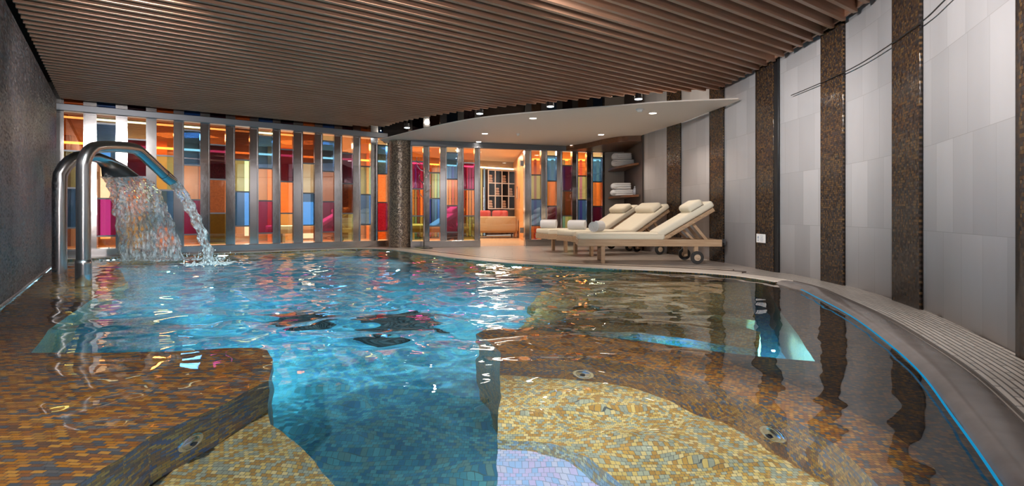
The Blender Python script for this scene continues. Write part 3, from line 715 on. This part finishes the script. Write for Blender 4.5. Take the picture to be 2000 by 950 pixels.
# ------------------------------------------------------------------ loungers
def make_lounger(label):
    t = thing('sun_lounger', label, 'sun lounger', (0, 0, 0), 0, 'wooden sun loungers on the deck')
    Ln, W = 2.03, .64
    bm = bmesh.new()
    for y in (.025, W-.025): box(bm, (Ln/2, y, .295), (Ln, .045, .10))
    for x in (.025, Ln-.025): box(bm, (x, W/2, .295), (.05, W-.09, .09))
    for k in range(9): box(bm, (.14+k*.125, W/2, .325), (.07, W-.09, .02))
    finish('frame', bm, m_teak, t, bevel=.006)
    for x, y in ((.36, .03), (.36, W-.03)):
        bm = bmesh.new(); box(bm, (x, y, .1225), (.055, .06, .245)); finish('leg', bm, m_teak, t, bevel=.005)
    for x, y in ((1.67, .03), (1.67, W-.03)):
        bm = bmesh.new(); box(bm, (x, y, .155), (.055, .06, .18)); lg = finish('leg', bm, m_teak, t, bevel=.005)
    for y in (-.035, W+.035):
        sgn = 1 if y > 0 else -1
        yy = y if sgn > 0 else y
        bm = bmesh.new(); cyl(bm, (1.67, yy-.02, .092), (1.67, yy+.02, .092), .09, n=32); wh = finish('wheel', bm, m_rubber, t, bevel=.008)
        bm = bmesh.new(); cyl(bm, (1.67, yy-.026, .092), (1.67, yy+.026, .092), .045, n=28); cyl(bm, (1.67, yy-.045, .092), (1.67, yy+.045, .092), .014, n=12)
        finish('hub', bm, m_hub, wh)
    # mattress flat part, with seams
    bm = bmesh.new(); rbox(bm, (.62, W/2, .385), (1.24, W-.02, .10), .035); mt = finish('mattress', bm, m_cush, t, smooth=True)
    for o_, x in ((0, .012), (1, 1.23)):
        pass
    for z in (.350, .418):
        for y in (.008, W-.008): bm = bmesh.new(); tube(bm, [(.04, y, z), (1.2, y, z)], .004, 6); finish('piping', bm, m_cush, mt)
    an = math.radians(31); px0, pz0 = 1.20, .335; dx = Vector((math.cos(an), 0, math.sin(an))); dz = Vector((-math.sin(an), 0, math.cos(an)))
    rot = Matrix((dx, Vector((0, 1, 0)), dz)).transposed(); o0 = Vector((px0, 0, pz0))
    bm = bmesh.new()
    for y in (.06, W-.06): box(bm, o0+dx*.42+Vector((0, y, 0)), (.86, .04, .055), rot)
    for k in range(8): box(bm, o0+dx*(.06+k*.10)+dz*.0+Vector((0, W/2, 0)), (.055, W-.06, .022), rot)
    finish('backrest_frame', bm, m_teak, t, bevel=.004)
    bm = bmesh.new(); rbox(bm, o0+dx*.43+dz*.085+Vector((0, W/2, 0)), (.90, W-.02, .10), .035, rot); bk = finish('back_cushion', bm, m_cush, t, smooth=True)
    bm = bmesh.new(); rbox(bm, o0+dx*.655+dz*.175+Vector((0, W/2, 0)), (.235, W-.06, .12), .055, rot, 6); pil = finish('pillow', bm, m_cush, t, smooth=True)
    for yy in (.035, W-.035):
        bm = bmesh.new(); tube(bm, [o0+dx*.56+dz*.135+Vector((0, yy, 0)), o0+dx*.76+dz*.135+Vector((0, yy, 0))], .005, 6)
        finish('seam', bm, m_pipe, pil)
    a = o0+dx*.5
    for y in (.11, W-.11):
        bm = bmesh.new(); beam(bm, a+Vector((0, y, 0)), Vector((1.86, y, .31)), .03, .04); finish('support_strut', bm, m_teak, t)
        bm = bmesh.new(); beam(bm, o0+dx*.34+Vector((0, y+.035, 0)), Vector((1.72, y+.035, .28)), .02, .03); finish('support_strut', bm, m_teak, t)
    return t
L3 = make_lounger('nearest cream cushioned wooden lounger, its full side towards the pool')
r3 = -.06; L3.location = (.945, 7.86, 0); L3.rotation_euler.z = r3
L2 = dup(L3, (1.0, 9.0, 0), .36, 'middle cream cushioned wooden lounger between the other two on the deck')
L1 = dup(L3, (.66, 9.98, 0), .33, 'rearmost cream cushioned wooden lounger, under the towel shelves')
def roll(loc, rz, lab, r=.088, w=.30):
    bm = bmesh.new(); n = 96; turns = 4.2; th = .008; A_, B_ = [], []
    prof = []
    for i in range(n+1):
        a = i/n*turns*2*math.pi; rr_ = .012+(r-.012)*i/n; prof.append((rr_*math.cos(a), rr_*math.sin(a), a))
    outer_, inner_ = [], []
    for (x, z, a) in prof:
        rr_ = math.hypot(x, z); outer_.append((x, z)); k = max(rr_-th*1.7, .002)/rr_; inner_.append((x*k, z*k))
    loop = outer_+inner_[::-1]
    for y in (-w/2, w/2):
        vs = [bm.verts.new((x, y, z)) for x, z in loop]
        m_ = len(outer_)
        for i in range(m_-1): bm.faces.new((vs[i], vs[i+1], vs[2*m_-2-i], vs[2*m_-1-i]))
        if y < 0: va = vs
        else: vb = vs
    for i in range(len(va)): j = (i+1) % len(va); bm.faces.new((va[i], va[j], vb[j], vb[i]))
    bmesh.ops.recalc_face_normals(bm, faces=bm.faces[:])
    o = finish('rolled_towel', bm, m_towel); o.location = loc; o.rotation_euler = (0, 0, rz); return tag(o, lab, 'towel', 'rolled towels on the loungers')
def on(Lg, x, y, z):
    a = Lg.rotation_euler.z; c, s_ = math.cos(a), math.sin(a); return Vector((Lg.location.x+c*x-s_*y, Lg.location.y+s_*x+c*y, z))
roll(on(L3, .30, .33, .435+.088), -.50, 'rolled white towel on the foot of the nearest lounger')
roll(on(L2, .26, .36, .435+.088), 1.15, 'rolled white towel on the foot of the middle lounger')
roll(on(L1, .16, .36, .435+.088), 1.25, 'rolled white towel on the foot of the rearmost lounger')

# ------------------------------------------------------------------ fountains
SIDE = Vector((1, 0, 0))
b1 = Q(163, .715*1070/138)            # front pipe foot
fx, fy = b1.x, b1.y
path = [(fx, fy, ZW-.14), (fx, fy, .3), (fx, fy, .9), (fx, fy, 1.16)]
path += [(fx+.0, fy+.2*(1-math.cos(a)), 1.16+.24*math.sin(a)) for a in (.35, .7, 1.05, 1.35)]
path += [(fx, fy+.28, 1.42), (fx, fy+.50, 1.445), (fx, fy+.70, 1.455), (fx, fy+.80, 1.445), (fx, fy+.90, 1.40), (fx+.0, fy+1.15, 1.27), (fx+.0, fy+1.42, 1.13)]
fo1 = thing('water_spout', 'nearest steel pool spout, a bent pipe shooting a narrow jet', 'spout', (fx, fy, zl), 0, 'steel pool spouts')
def local(root, pts): return [Vector(p)-root.location for p in pts]
bm = bmesh.new(); pp = spline(path, 4); tube(bm, local(fo1, pp), .062, 28, caps=False); finish('pipe', bm, m_steel, fo1, smooth=True)
bm = bmesh.new(); tube(bm, local(fo1, [(fx, fy, zl), (fx, fy, .10), (fx, fy, .20), (fx, fy, .24)]), .070, 28); finish('sleeve', bm, m_steel, fo1, smooth=True)
# nozzle lip
bm = bmesh.new(); e0, e1 = pp[-3], pp[-1]; dn = (e1-e0).normalized()
tube(bm, local(fo1, [e1-dn*.16, e1-dn*.08, e1+dn*.0]), .05, 28, caps=False, flat=[(.066, .066), (.072, .062), (.085, .052)]); finish('nozzle', bm, m_steel, fo1, smooth=True)
b2 = Vector((-5.74, 6.95, 0)); gx, gy = b2.x, b2.y
fo2 = thing('water_spout', 'further steel pool spout by the slate wall, its flat mouth pouring a wide sheet', 'spout', (gx, gy, zl), 0, 'steel pool spouts')
p2 = [(gx, gy, ZW-.14), (gx, gy, .3), (gx, gy, .8), (gx, gy, 1.10)] + [(gx+.02*k, gy+.32*(1-math.cos(a)), 1.10+.37*math.sin(a)) for k, a in enumerate((.3, .6, .9, 1.2, 1.45))]
fl = [(.078, .078)]*4+[(.078, .078)]*5
p2 += [(gx+.12, gy+.42, 1.48), (gx+.16, gy+.56, 1.44), (gx+.2, gy+.68, 1.36), (gx+.22, gy+.78, 1.24)]; fl += [(.10, .07), (.16, .055), (.24, .04), (.32, .022)]
bm = bmesh.new(); tube(bm, local(fo2, p2[:9]), .078, 28, caps=False); finish('pipe', bm, m_steel, fo2, smooth=True)
bm = bmesh.new(); tube(bm, local(fo2, p2[8:]), .078, 32, caps=False, flat=fl[8:]); finish('flat_mouth', bm, m_steel, fo2, smooth=True)
def sheet(name, p0, v0, hw0, hw1, th, lab, side=Vector((1, 0, 0)), nz=.02, seedn=3, lean=0., rz=0.):
    """a falling sheet of water following its parabola, uneven and slightly thick"""
    rs = np.random.RandomState(seedn); bm = bmesh.new(); nt, nsx = 70, 44
    T = (v0.z+math.sqrt(v0.z**2+2*9.8*(p0.z-ZW)))/9.8
    ph = rs.uniform(0, 6.28, 40)
    def pt(i, j, sgn):
        t = T*i/(nt-1); s_ = 2*j/(nsx-1)-1; f_ = i/(nt-1)
        hw = hw0+(hw1-hw0)*f_
        base = p0+v0*t+Vector((lean*s_*t, 0, -4.9*t*t))
        d = 0
        for q_ in range(9): d += math.sin(s_*(3+q_*2.3)*2+ph[q_]+f_*(5+q_*4)*(1+.3*math.sin(ph[q_+10])))/(1+.35*q_)
        d2 = math.sin(s_*31+ph[20]+f_*9)+math.sin(f_*43+s_*13+ph[21])+math.sin(f_*71-s_*27+ph[22])
        nrm = Vector((0, 1, .25))
        edge_ = math.sqrt(max(0, 1-s_*s_))
        jit = (1 if abs(s_) > .8 else .0)*.03*f_*math.sin(f_*40+ph[23]+s_*3)
        return base+side*(s_*hw+jit)+nrm*(nz*f_**.5*(d*.35+d2*.25)+sgn*(th*(.35+.65*edge_)*(1-.5*f_)))
    grid = [[[bm.verts.new(pt(i, j, g)) for j in range(nsx)] for i in range(nt)] for g in (-1, 1)]
    for g in (0, 1):
        for i in range(nt-1):
            for j in range(nsx-1): bm.faces.new((grid[g][i][j], grid[g][i][j+1], grid[g][i+1][j+1], grid[g][i+1][j]))
    for i in range(nt-1):
        for j in (0, nsx-1): bm.faces.new((grid[0][i][j], grid[1][i][j], grid[1][i+1][j], grid[0][i+1][j]))
    for j in range(nsx-1):
        for i in (0, nt-1): bm.faces.new((grid[0][i][j], grid[1][i][j], grid[1][i][j+1], grid[0][i][j+1]))
    bmesh.ops.recalc_face_normals(bm, faces=bm.faces[:])
    o = finish(name, bm, m_fall, smooth=True); return tag(o, lab, 'water', kind='stuff')
e1 = pp[-1]
sheet('water_jet_stream', Vector(e1)+dn*.01, Vector((.0, 2.5, -1.2)), .085, .06, .034, 'narrow slanting stream shooting from the nearest bent pipe', nz=.012, seedn=5)
mth = Vector(p2[-1])
sheet('waterfall_sheet', mth+Vector((0, .01, -.005)), Vector((-.2, 1.75, -.25)), .30, .50, .014, 'wide clear sheet of water falling from the flat spout', nz=.05, seedn=11)
# splashes where the water lands
rs = np.random.RandomState(2); bm = bmesh.new()
for k in range(420):
    if k % 3: cx, cy, sx_, sy_ = mth.x-.12, 8.72, .36, .16
    else: cx, cy, sx_, sy_ = fx, fy+2.42, .12, .14
    x_, y_ = rs.normal(cx, sx_), rs.normal(cy, sy_); z_ = ZW+.012+abs(rs.normal(0, .075)); r_ = rs.uniform(.003, .012)
    mm = Matrix.Translation((x_, y_, z_)) @ Matrix.Diagonal((1, 1, rs.uniform(.7, 2.2), 1)); bmesh.ops.create_icosphere(bm, subdivisions=1, radius=r_, matrix=mm)
m_drop = principled('aerated_drops', (.9, .93, .95), .1, trans=.5)
tag(finish('splash_drops', bm, m_drop, smooth=True), 'splashing white drops where the two falls hit the pool', 'splash', kind='stuff')
# foam patches: low bubbly mounds
bm = bmesh.new()
for k in range(700):
    if k % 3: x_, y_ = rs.normal(mth.x-.12, .38), rs.normal(8.75, .13)
    else: x_, y_ = rs.normal(fx, .16), rs.normal(fy+2.45, .15)
    r_ = rs.uniform(.006, .022); mm = Matrix.Translation((x_, y_, ZW+.006)) @ Matrix.Diagonal((1.6, 1.6, .6, 1)); bmesh.ops.create_icosphere(bm, subdivisions=1, radius=r_, matrix=mm)
tag(finish('foam_bubbles', bm, m_drop, smooth=True), 'low white foam on the water below the falls', 'foam', kind='stuff')

# ------------------------------------------------------------------ lamps in view
def downlight(px, py, lab):
    p = P(px, py, ZS)
    t = thing('recessed_downlight', lab, 'ceiling light', (p.x, p.y, ZS), 0, 'downlights in the white ceiling')
    bm = bmesh.new(); k = 32
    for r0_, r1_, za, zb2 in ((.062, .072, -.006, 0), (.052, .062, -.004, -.006)):
        A0 = [bm.verts.new((r0_*math.cos(i*2*math.pi/k), r0_*math.sin(i*2*math.pi/k), za)) for i in range(k)]
        A1 = [bm.verts.new((r1_*math.cos(i*2*math.pi/k), r1_*math.sin(i*2*math.pi/k), zb2)) for i in range(k)]
        for i in range(k): bm.faces.new((A0[i], A0[(i+1) % k], A1[(i+1) % k], A1[i]))
    finish('rim', bm, m_soffit, t)
    bm = bmesh.new(); cyl(bm, (0, 0, -.005), (0, 0, -.002), .055, n=32); finish('lens', bm, m_lens, t)
    spot((p.x, p.y, ZS-.03), (p.x, p.y, 0), 62, (1, .84, .70), 130, .8)
for px, py, lab in ((947, 261, 'round downlight in the white ceiling above the glass door'), (935, 277, 'round downlight in the white ceiling closest to the coat stand'), (1041, 231, 'round downlight near the curved front edge of the white ceiling'),
                    (1174, 263, 'round downlight in the white ceiling beside the wooden canopy'), (1275, 221, 'round downlight in the white ceiling nearest the striped wall'), (1118, 284, 'round downlight in the white ceiling tight against the screen, by the canopy tip')):
    downlight(px, py, lab)
def hanging(px, py, lab):
    p = P(px, py, 2.48)
    t = thing('hanging_spotlight', lab, 'spotlight', (p.x, p.y, 2.48), 0, 'spotlights in the gap beside the slats')
    bm = bmesh.new(); cyl(bm, (0, 0, .003), (0, 0, .09), .062, .055, 28); finish('housing', bm, m_black, t)
    bm = bmesh.new(); cyl(bm, (0, 0, .09), (0, 0, .975), .008, n=10); finish('stem', bm, m_black, t)
    bm = bmesh.new(); cyl(bm, (0, 0, -.002), (0, 0, .002), .056, n=28); finish('lens', bm, m_lensc, t)
    spot((p.x, p.y, 2.46), (p.x, p.y, 0), 30, (1, .92, .84), 100, .7, ca=False)
for px, py, lab in ((795, 250, 'white spotlight in the dark gap just above the mosaic column'), (937, 222.5, 'white spotlight in the gap above the glass door end of the coloured screen'), (1075, 208.5, 'white spotlight in the gap halfway along the curved ceiling edge'),
                    (1247, 194, 'white spotlight in the gap between slats and white ceiling beside a dark bracket'), (1415, 187, 'white spotlight in the gap nearest the striped wall'), (736, 268, 'white spotlight at the slats left of the mosaic column')):
    hanging(px, py, lab)
# smoke detector
for px, py, lab in ((1250, 213, 'white round smoke detector beside the right-hand ceiling downlight'), (1012, 261, 'small white detector in the middle of the lounge ceiling')):
    p = P(px, py, ZS); t = thing('smoke_detector', lab, 'smoke detector', (p.x, p.y, ZS), 0, 'detectors on the white ceiling')
    k_ = 1 if px > 1200 else .6
    bm = bmesh.new(); cyl(bm, (0, 0, -.02), (0, 0, 0), .06*k_, n=28); finish('base', bm, m_sign, t, bevel=.003)
    bm = bmesh.new(); cyl(bm, (0, 0, -.045), (0, 0, -.02), .035*k_, .045*k_, n=24); finish('sensor', bm, m_sign, t)
# underwater lamps on the back wall of the pool
def uwlamp(px, py, lab, col=(.45, .85, 1), e=60, z=-.22):
    best = min(EDGE, key=lambda p: abs(pix(p)-px) if p.y > 6 else 1e9); i = EDGE.index(best)
    tt = (EDGE[i+1]-EDGE[i-1]).normalized(); n_ = Vector((tt.y, -tt.x, 0)); p = Vector((best.x, best.y, z))+n_*.03
    t = thing('underwater_lamp', lab, 'underwater lamp', p, 0, 'underwater lamps on the pool wall'); t.rotation_euler = n_.to_track_quat('Z', 'Y').to_euler()
    bm = bmesh.new(); cyl(bm, (0, 0, -.018), (0, 0, .012), .11, .10, 32); finish('bezel', bm, m_steel, t, bevel=.003)
    bm = bmesh.new(); cyl(bm, (0, 0, .013), (0, 0, .018), .085, n=32); finish('lens', bm, m_uw, t)
    spot(p+n_*.05, p+n_*2+Vector((0, 0, -.35)), e, col, 150, .6, .06)
uwlamp(205, 538, 'glowing underwater lamp beside the nearest fountain pipe', e=110)
uwlamp(440, 510, 'glowing underwater lamp right of the falling water', e=160)
uwlamp(765, 510, 'glowing underwater lamp below the mosaic column', e=160)
uwlamp(1007, 535, 'glowing underwater lamp in front of the lounge deck', e=160)

# ------------------------------------------------------------------ warm room behind the glass
bm = bmesh.new(); prism(bm, [uv(-4, 11.45), Vector((-2.3, 12.1, 0)), R0+Vector((.0, .12, 0)), R1+Vector((0, .12, 0)), Vector((6, 13.4, 0)), Vector((6, 22, 0)), uv(-4, 17)], -.02, .0)
struct(finish('floor_inner', bm, m_ifloor))
bm = bmesh.new(); prism(bm, [uv(-4, 11.5), Vector((-2.6, 12.3, 0)), R0+Vector((.0, .2, 0)), R1+Vector((0, .2, 0)), Vector((6, 13.4, 0)), Vector((6, 22, 0)), uv(-4, 17)], 2.5, 2.56)
struct(finish('ceiling_inner', bm, m_oran2))
bm = bmesh.new()
for k in range(26): box(bm, uv(-.2, 11.75+k*.145, 2.47), (5.6, .09, .05), Matrix((DU, DV, Vector((0, 0, 1)))).transposed())
struct(finish('ceiling_inner_slats', bm, m_slat))
bm = bmesh.new(); box(bm, uv(.2, 11.62, 2.31), (5.6, .03, .03), Matrix((DU, DV, Vector((0, 0, 1)))).transposed())
tag(finish('header_light', bm, m_cove2), 'bright warm light line just behind the top of the long coloured screen', 'light')
bm = bmesh.new(); prism(bm, [uv(-4, 15.6), uv(12, 15.6), uv(12, 15.8), uv(-4, 15.8)], 0, 3.4); struct(finish('wall_back', bm, m_inwall))
bm = bmesh.new(); prism(bm, [uv(-3.2, 11.5), uv(-3.2, 15.7), uv(-3.4, 15.7), uv(-3.4, 11.5)], 0, 3.4); struct(finish('wall_inner_left', bm, m_orange))
bm = bmesh.new(); prism(bm, [(.04, 19.2), (.30, 14.8), (.42, 14.8), (.3, 19.2)], 0, 2.5); struct(finish('wall_inner_right', bm, m_orange))
bm = bmesh.new(); prism(bm, [(.42, 15.0), (5, 15.6), (5, 15.8), (.42, 15.2)], 0, 3.4); struct(finish('wall_inner_back', bm, m_oran2))
# lit and wooden wall panels along the back of the room
rotl = Matrix((DU, DV, Vector((0, 0, 1)))).transposed()
def s_at(px, v_): k = (px-1000)/F; return (.811*k+.585)*v_/(.811-.585*k)
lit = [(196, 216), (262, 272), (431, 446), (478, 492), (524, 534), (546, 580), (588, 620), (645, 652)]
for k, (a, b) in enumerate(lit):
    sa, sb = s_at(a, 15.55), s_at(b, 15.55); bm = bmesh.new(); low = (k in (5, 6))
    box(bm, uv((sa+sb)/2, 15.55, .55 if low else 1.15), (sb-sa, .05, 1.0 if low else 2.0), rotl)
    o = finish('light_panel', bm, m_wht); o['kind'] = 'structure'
pk = [(-2.8, 'o'), (-1.2, 'd'), (.6, 'o'), (2.0, 'd'), (3.6, 'o'), (5.0, 'd'), (6.3, 'o')]
for k, (u_, c_) in enumerate(pk):
    bm = bmesh.new(); box(bm, uv(u_, 15.5, 1.25), (.75, .06, 2.5), rotl); struct(finish('trim_%d' % (21+k), bm, m_orange if c_ == 'o' else m_brown))
# cove light lines
bm = bmesh.new(); box(bm, uv(4.5, 15.4, 2.28), (15, .04, .05), rotl); tag(finish('cove_light', bm, m_cove), 'warm light line running high along the back wall of the inner room', 'light')
bm = bmesh.new(); beam(bm, (.55, 14.85, 2.2), (3.6, 15.3, 2.2), .04, .05); tag(finish('cove_light', bm, m_cove), 'warm light line on the wall behind the screen right of the door', 'light')
# row of coloured strips standing in for reflections deep inside
cs_ = thing('strip_screen', 'tall row of narrow coloured strips standing in for reflections deep in the orange room', 'screen', (0, 0, 0))
cl = ['olive', 'orange', 'magenta', 'blue', 'pgreen', 'brown', 'purple', 'peach']
for k in range(26):
    px_ = 806+k*5.6; s_ = s_at(px_, 15.0)
    bm = bmesh.new(); box(bm, uv(s_, 15.0, 1.12), (.055, .02, 2.2), rotl)
    finish('strip', bm, principled('strip_%d' % k, tuple(x*.8 for x in PC[cl[k*3 % 8]]), .3), cs_)
bm = bmesh.new(); a, b = s_at(803, 15.0), s_at(950, 15.0); box(bm, uv((a+b)/2, 15.02, 1.2), (b-a, .02, .04), rotl); box(bm, uv((a+b)/2, 15.02, .02), (b-a, .05, .04), rotl); finish('rail', bm, m_black, cs_)
# coloured strips standing in for reflections behind the right screen
cs2 = thing('strip_screen', 'tall row of narrow coloured strips standing in for reflections behind the lounger side glass', 'screen', (0, 0, 0))
for k in range(14):
    x_ = .62+k*.155; bm = bmesh.new(); box(bm, (x_, 14.55+.13*x_, 1.1), (.07, .02, 2.16))
    finish('strip', bm, principled('stripb_%d' % k, tuple(x*.8 for x in PC[cl[(k*5+2) % 8]]), .3), cs2)
bm = bmesh.new(); beam(bm, (.55, 14.65, .02), (2.8, 14.95, .02), .05, .04); finish('rail', bm, m_black, cs2)
# shelving with towels
sh = thing('cubby_shelf', 'dark cube shelving with pale frame on the back wall of the orange room', 'shelving', (0, 0, 0))
ua, ub, vs_ = s_at(948, 15.1), s_at(1000, 15.1), 15.1
bm = bmesh.new(); box(bm, uv((ua+ub)/2, vs_+.18, 1.15), (ub-ua, .02, 2.1), rotl); finish('back_panel', bm, m_shelfd, sh)
bm = bmesh.new(); box(bm, uv((ua+ub)/2, vs_, .45), (ub-ua, .34, .82), rotl); finish('cabinet', bm, m_shelfd, sh)
zs_ = [.90, 1.32, 1.74, 2.16]; cw = (ub-ua)/4
bm = bmesh.new()
for z in zs_: box(bm, uv((ua+ub)/2, vs_, z), (ub-ua, .34, .018), rotl)
for k in range(5): box(bm, uv(ua+k*cw, vs_, 1.53), (.018, .34, 1.28), rotl)
finish('divider', bm, m_shelfd, sh)
bm = bmesh.new()
for z in zs_: box(bm, uv((ua+ub)/2, vs_-.18, z), (ub-ua, .02, .03), rotl)
for k in range(5): box(bm, uv(ua+k*cw, vs_-.18, 1.53), (.03, .02, 1.28), rotl)
finish('frame', bm, m_shelfw, sh)
m_warm = principled('peach_towel', (.55, .36, .25), .9)
for r_ in range(3):
    for c_ in range(4):
        if (r_+c_) % 2: continue
        bm = bmesh.new(); q = uv(ua+(c_+.5)*cw, vs_, zs_[r_]+.016)
        for j in range(3): rbox(bm, (0, 0, .05+j*.085), (cw*.62-.02*j, .26, .08), .03, seg=3)
        o = finish('towel_stack', bm, m_warm, smooth=True); o.location = q; o.rotation_euler.z = math.atan2(DU.y, DU.x)
        tag(o, 'peach towels in the %s row of the cube shelving, %s column from the reflection strips' % (('lowest', 'middle', 'top')[r_], ('first', 'second', 'third', 'fourth')[c_]), 'towels', 'towels in the cube shelving')
# sofa with cushions
q = P(972, 461, 0); q = Vector((-.52, 16.6, 0))
so = thing('sofa', 'tan fabric sofa on wooden legs seen through the glass door', 'sofa', q, .12)
bm = bmesh.new(); rbox(bm, (0, 0, .28), (1.25, .7, .24), .04); finish('seat', bm, m_sofa, so, smooth=True)
bm = bmesh.new(); rbox(bm, (0, -.30, .42), (1.25, .16, .46), .05); finish('backrest', bm, m_sofa, so, smooth=True)
for x in (-.62, .62): bm = bmesh.new(); rbox(bm, (x, 0, .38), (.14, .72, .36), .05); finish('armrest', bm, m_sofa, so, smooth=True)
for x in (-.55, .55):
    for y in (-.3, .3): bm = bmesh.new(); cyl(bm, (x, y, 0), (x, y, .17), .02, .03, 12); finish('leg', bm, m_brown, so)
for x, lab in ((.16, 'dark red cushion on the tan sofa beside the orange wall'), (-.36, 'dark red cushion on the tan sofa nearer the reflection strips')):
    bm = bmesh.new(); rbox(bm, (0, 0, 0), (.48, .16, .34), .07, seg=5); o = finish('cushion', bm, m_red, smooth=True); o.location = q+Vector((x, -.06, .66)); tag(o, lab, 'cushion', 'red cushions on the sofa')
# framed picture on the orange wall
pf = thing('picture_frame', 'small square frame on the orange wall inside the glass door', 'picture', (.15, 16.2, 1.35), -1.51)
bm = bmesh.new()
for a in (-1, 1): box(bm, (a*.12, 0, 0), (.02, .02, .36)); box(bm, (0, 0, a*.17), (.26, .02, .02))
finish('frame', bm, m_brown, pf); bm = bmesh.new(); box(bm, (0, .002, 0), (.22, .008, .32)); finish('print', bm, m_oran2, pf)
# loungers inside
for loc, rz, lab in (((-2.95, 13.55, 0), .45, 'lounger inside the orange room closest to the mosaic column'), ((-3.1, 15.3, 0), .45, 'lounger inside the orange room behind the middle of the short screen'), ((-5.8, 13.0, 0), .5, 'lounger inside the orange room behind the end of the long screen')):
    l = dup(L3, loc, rz, lab); l['group'] = 'loungers inside the orange room'

# ------------------------------------------------------------------ lights
for x, y, e in ((-7.2, 12.0, 95), (-5.0, 13.2, 95), (-2.8, 14.6, 90), (-.9, 15.0, 80), (-.5, 16.6, 35)):
    area((x, y, 2.44), (x, y, 0), e, (1, .88, .74), 1.2, .8)
area((2.0, 13.9, 2.46), (2.0, 13.9, 0), 70, (1, .84, .66), 1.6, .5)
# unseen spots added under the slats to brighten pool, benches and striped wall
for (x, y), tg, e, an, ca in (((.05, 1.5), (.38, 1.95, 0), 760, 40, True), ((-1.5, 1.0), (-1.6, 1.9, 0), 430, 80, True), ((-.2, 2.6), (2.95, 4.2, .9), 420, 80, False), ((-.5, 1.0), (2.6, 2.9, .8), 330, 80, False),
                         ((-.2, 4.1), (3.1, 6.9, .8), 420, 70, False), ((-1.0, 3.7), (-1.1, 4.6, 0), 1500, 62, True), ((-3.2, 4.0), (-3.4, 6.2, 0), 1300, 60, True), ((.8, 4.2), (.9, 5.4, 0), 170, 60, True), ((-2.8, 3.9), (-4.6, 7.4, .9), 420, 80, False), ((-1.0, 3.4), (-1.5, 11, 1.0), 300, 60, False), ((-2.6, 2.6), (-4.6, 4.2, .9), 160, 110, False)):
    spot((x, y, 2.50), tg, e, (.62, .95, 1) if e > 1000 else (1, .94, .90), an, .8, .03, ca=ca)
spot((-.3, -.9, 1.2), (-2.2, 6.5, 2.5), 1900, (1, .84, .78), 110, .9, .12)  # unseen spot added behind the camera to brighten the slat sides
spot((.05, 2.6, 2.5), (.35, 3.0, 0), 260, (1, .94, .9), 40, .9, .03, ca=True)  # unseen spot added to brighten the gold divider
for x, y, e in ((1.6, 9.6, 16), (-.2, 10.6, 12), (2.3, 8.6, 10), (-1.6, 11.2, 6)): point((x, y, 2.75), e, (1, .88, .74), .03)  # unseen points added above the white ceiling to brighten the gap
CY = (.07, .66, .92); BL = (.01, .34, 1)
for loc, c_, e in (((-.55, .4, -.5), BL, 110), ((-3.2, 5.9, -.5), CY, 50), ((-1.9, 4.4, -.4), CY, 48), ((-.4, 5.6, -.5), CY, 45), ((-4.6, 7.4, -.5), CY, 35), ((-1.6, 7.6, -.5), CY, 22)):
    point(loc, e, c_, .015)  # unseen points added in the water to light the pool cyan and blue
q = P(1540, 660, -.3); point((q.x-.10, q.y, -.62), 90, (.2, .75, 1), .01)
q = P(1300, 664, -.3); point((q.x, q.y+.04, -.60), 7, BL, .01)
point((.32, 1.15, -.35), 14, (.55, .7, 1), .01)  # unseen point added to brighten the lavender floor

wd = bpy.data.worlds.new('World'); S.world = wd; wd.use_nodes = True
wd.node_tree.nodes['Background'].inputs[0].default_value = (.70, .60, .54, 1); wd.node_tree.nodes['Background'].inputs[1].default_value = 1.35

cam = bpy.data.cameras.new('Camera'); co_ = bpy.data.objects.new('Camera', cam); C.objects.link(co_)
co_.location = (0, 0, H); co_.rotation_euler = (math.pi/2, 0, 0)
cam.sensor_width = 36; cam.lens = F/2000*36; cam.shift_y = -55/2000; cam.clip_start = .02
S.camera = co_
S.view_settings.view_transform = 'Standard'; S.view_settings.look = 'None'; S.view_settings.gamma = 1; S.view_settings.use_curve_mapping = False
S.view_settings.exposure = 0
cy = S.cycles
cy.max_bounces = 10; cy.transparent_max_bounces = 16; cy.transmission_bounces = 8; cy.glossy_bounces = 5; cy.diffuse_bounces = 4
cy.caustics_reflective = False; cy.caustics_refractive = True; cy.blur_glossy = .3
cy.sample_clamp_indirect = 4; cy.use_denoising = True
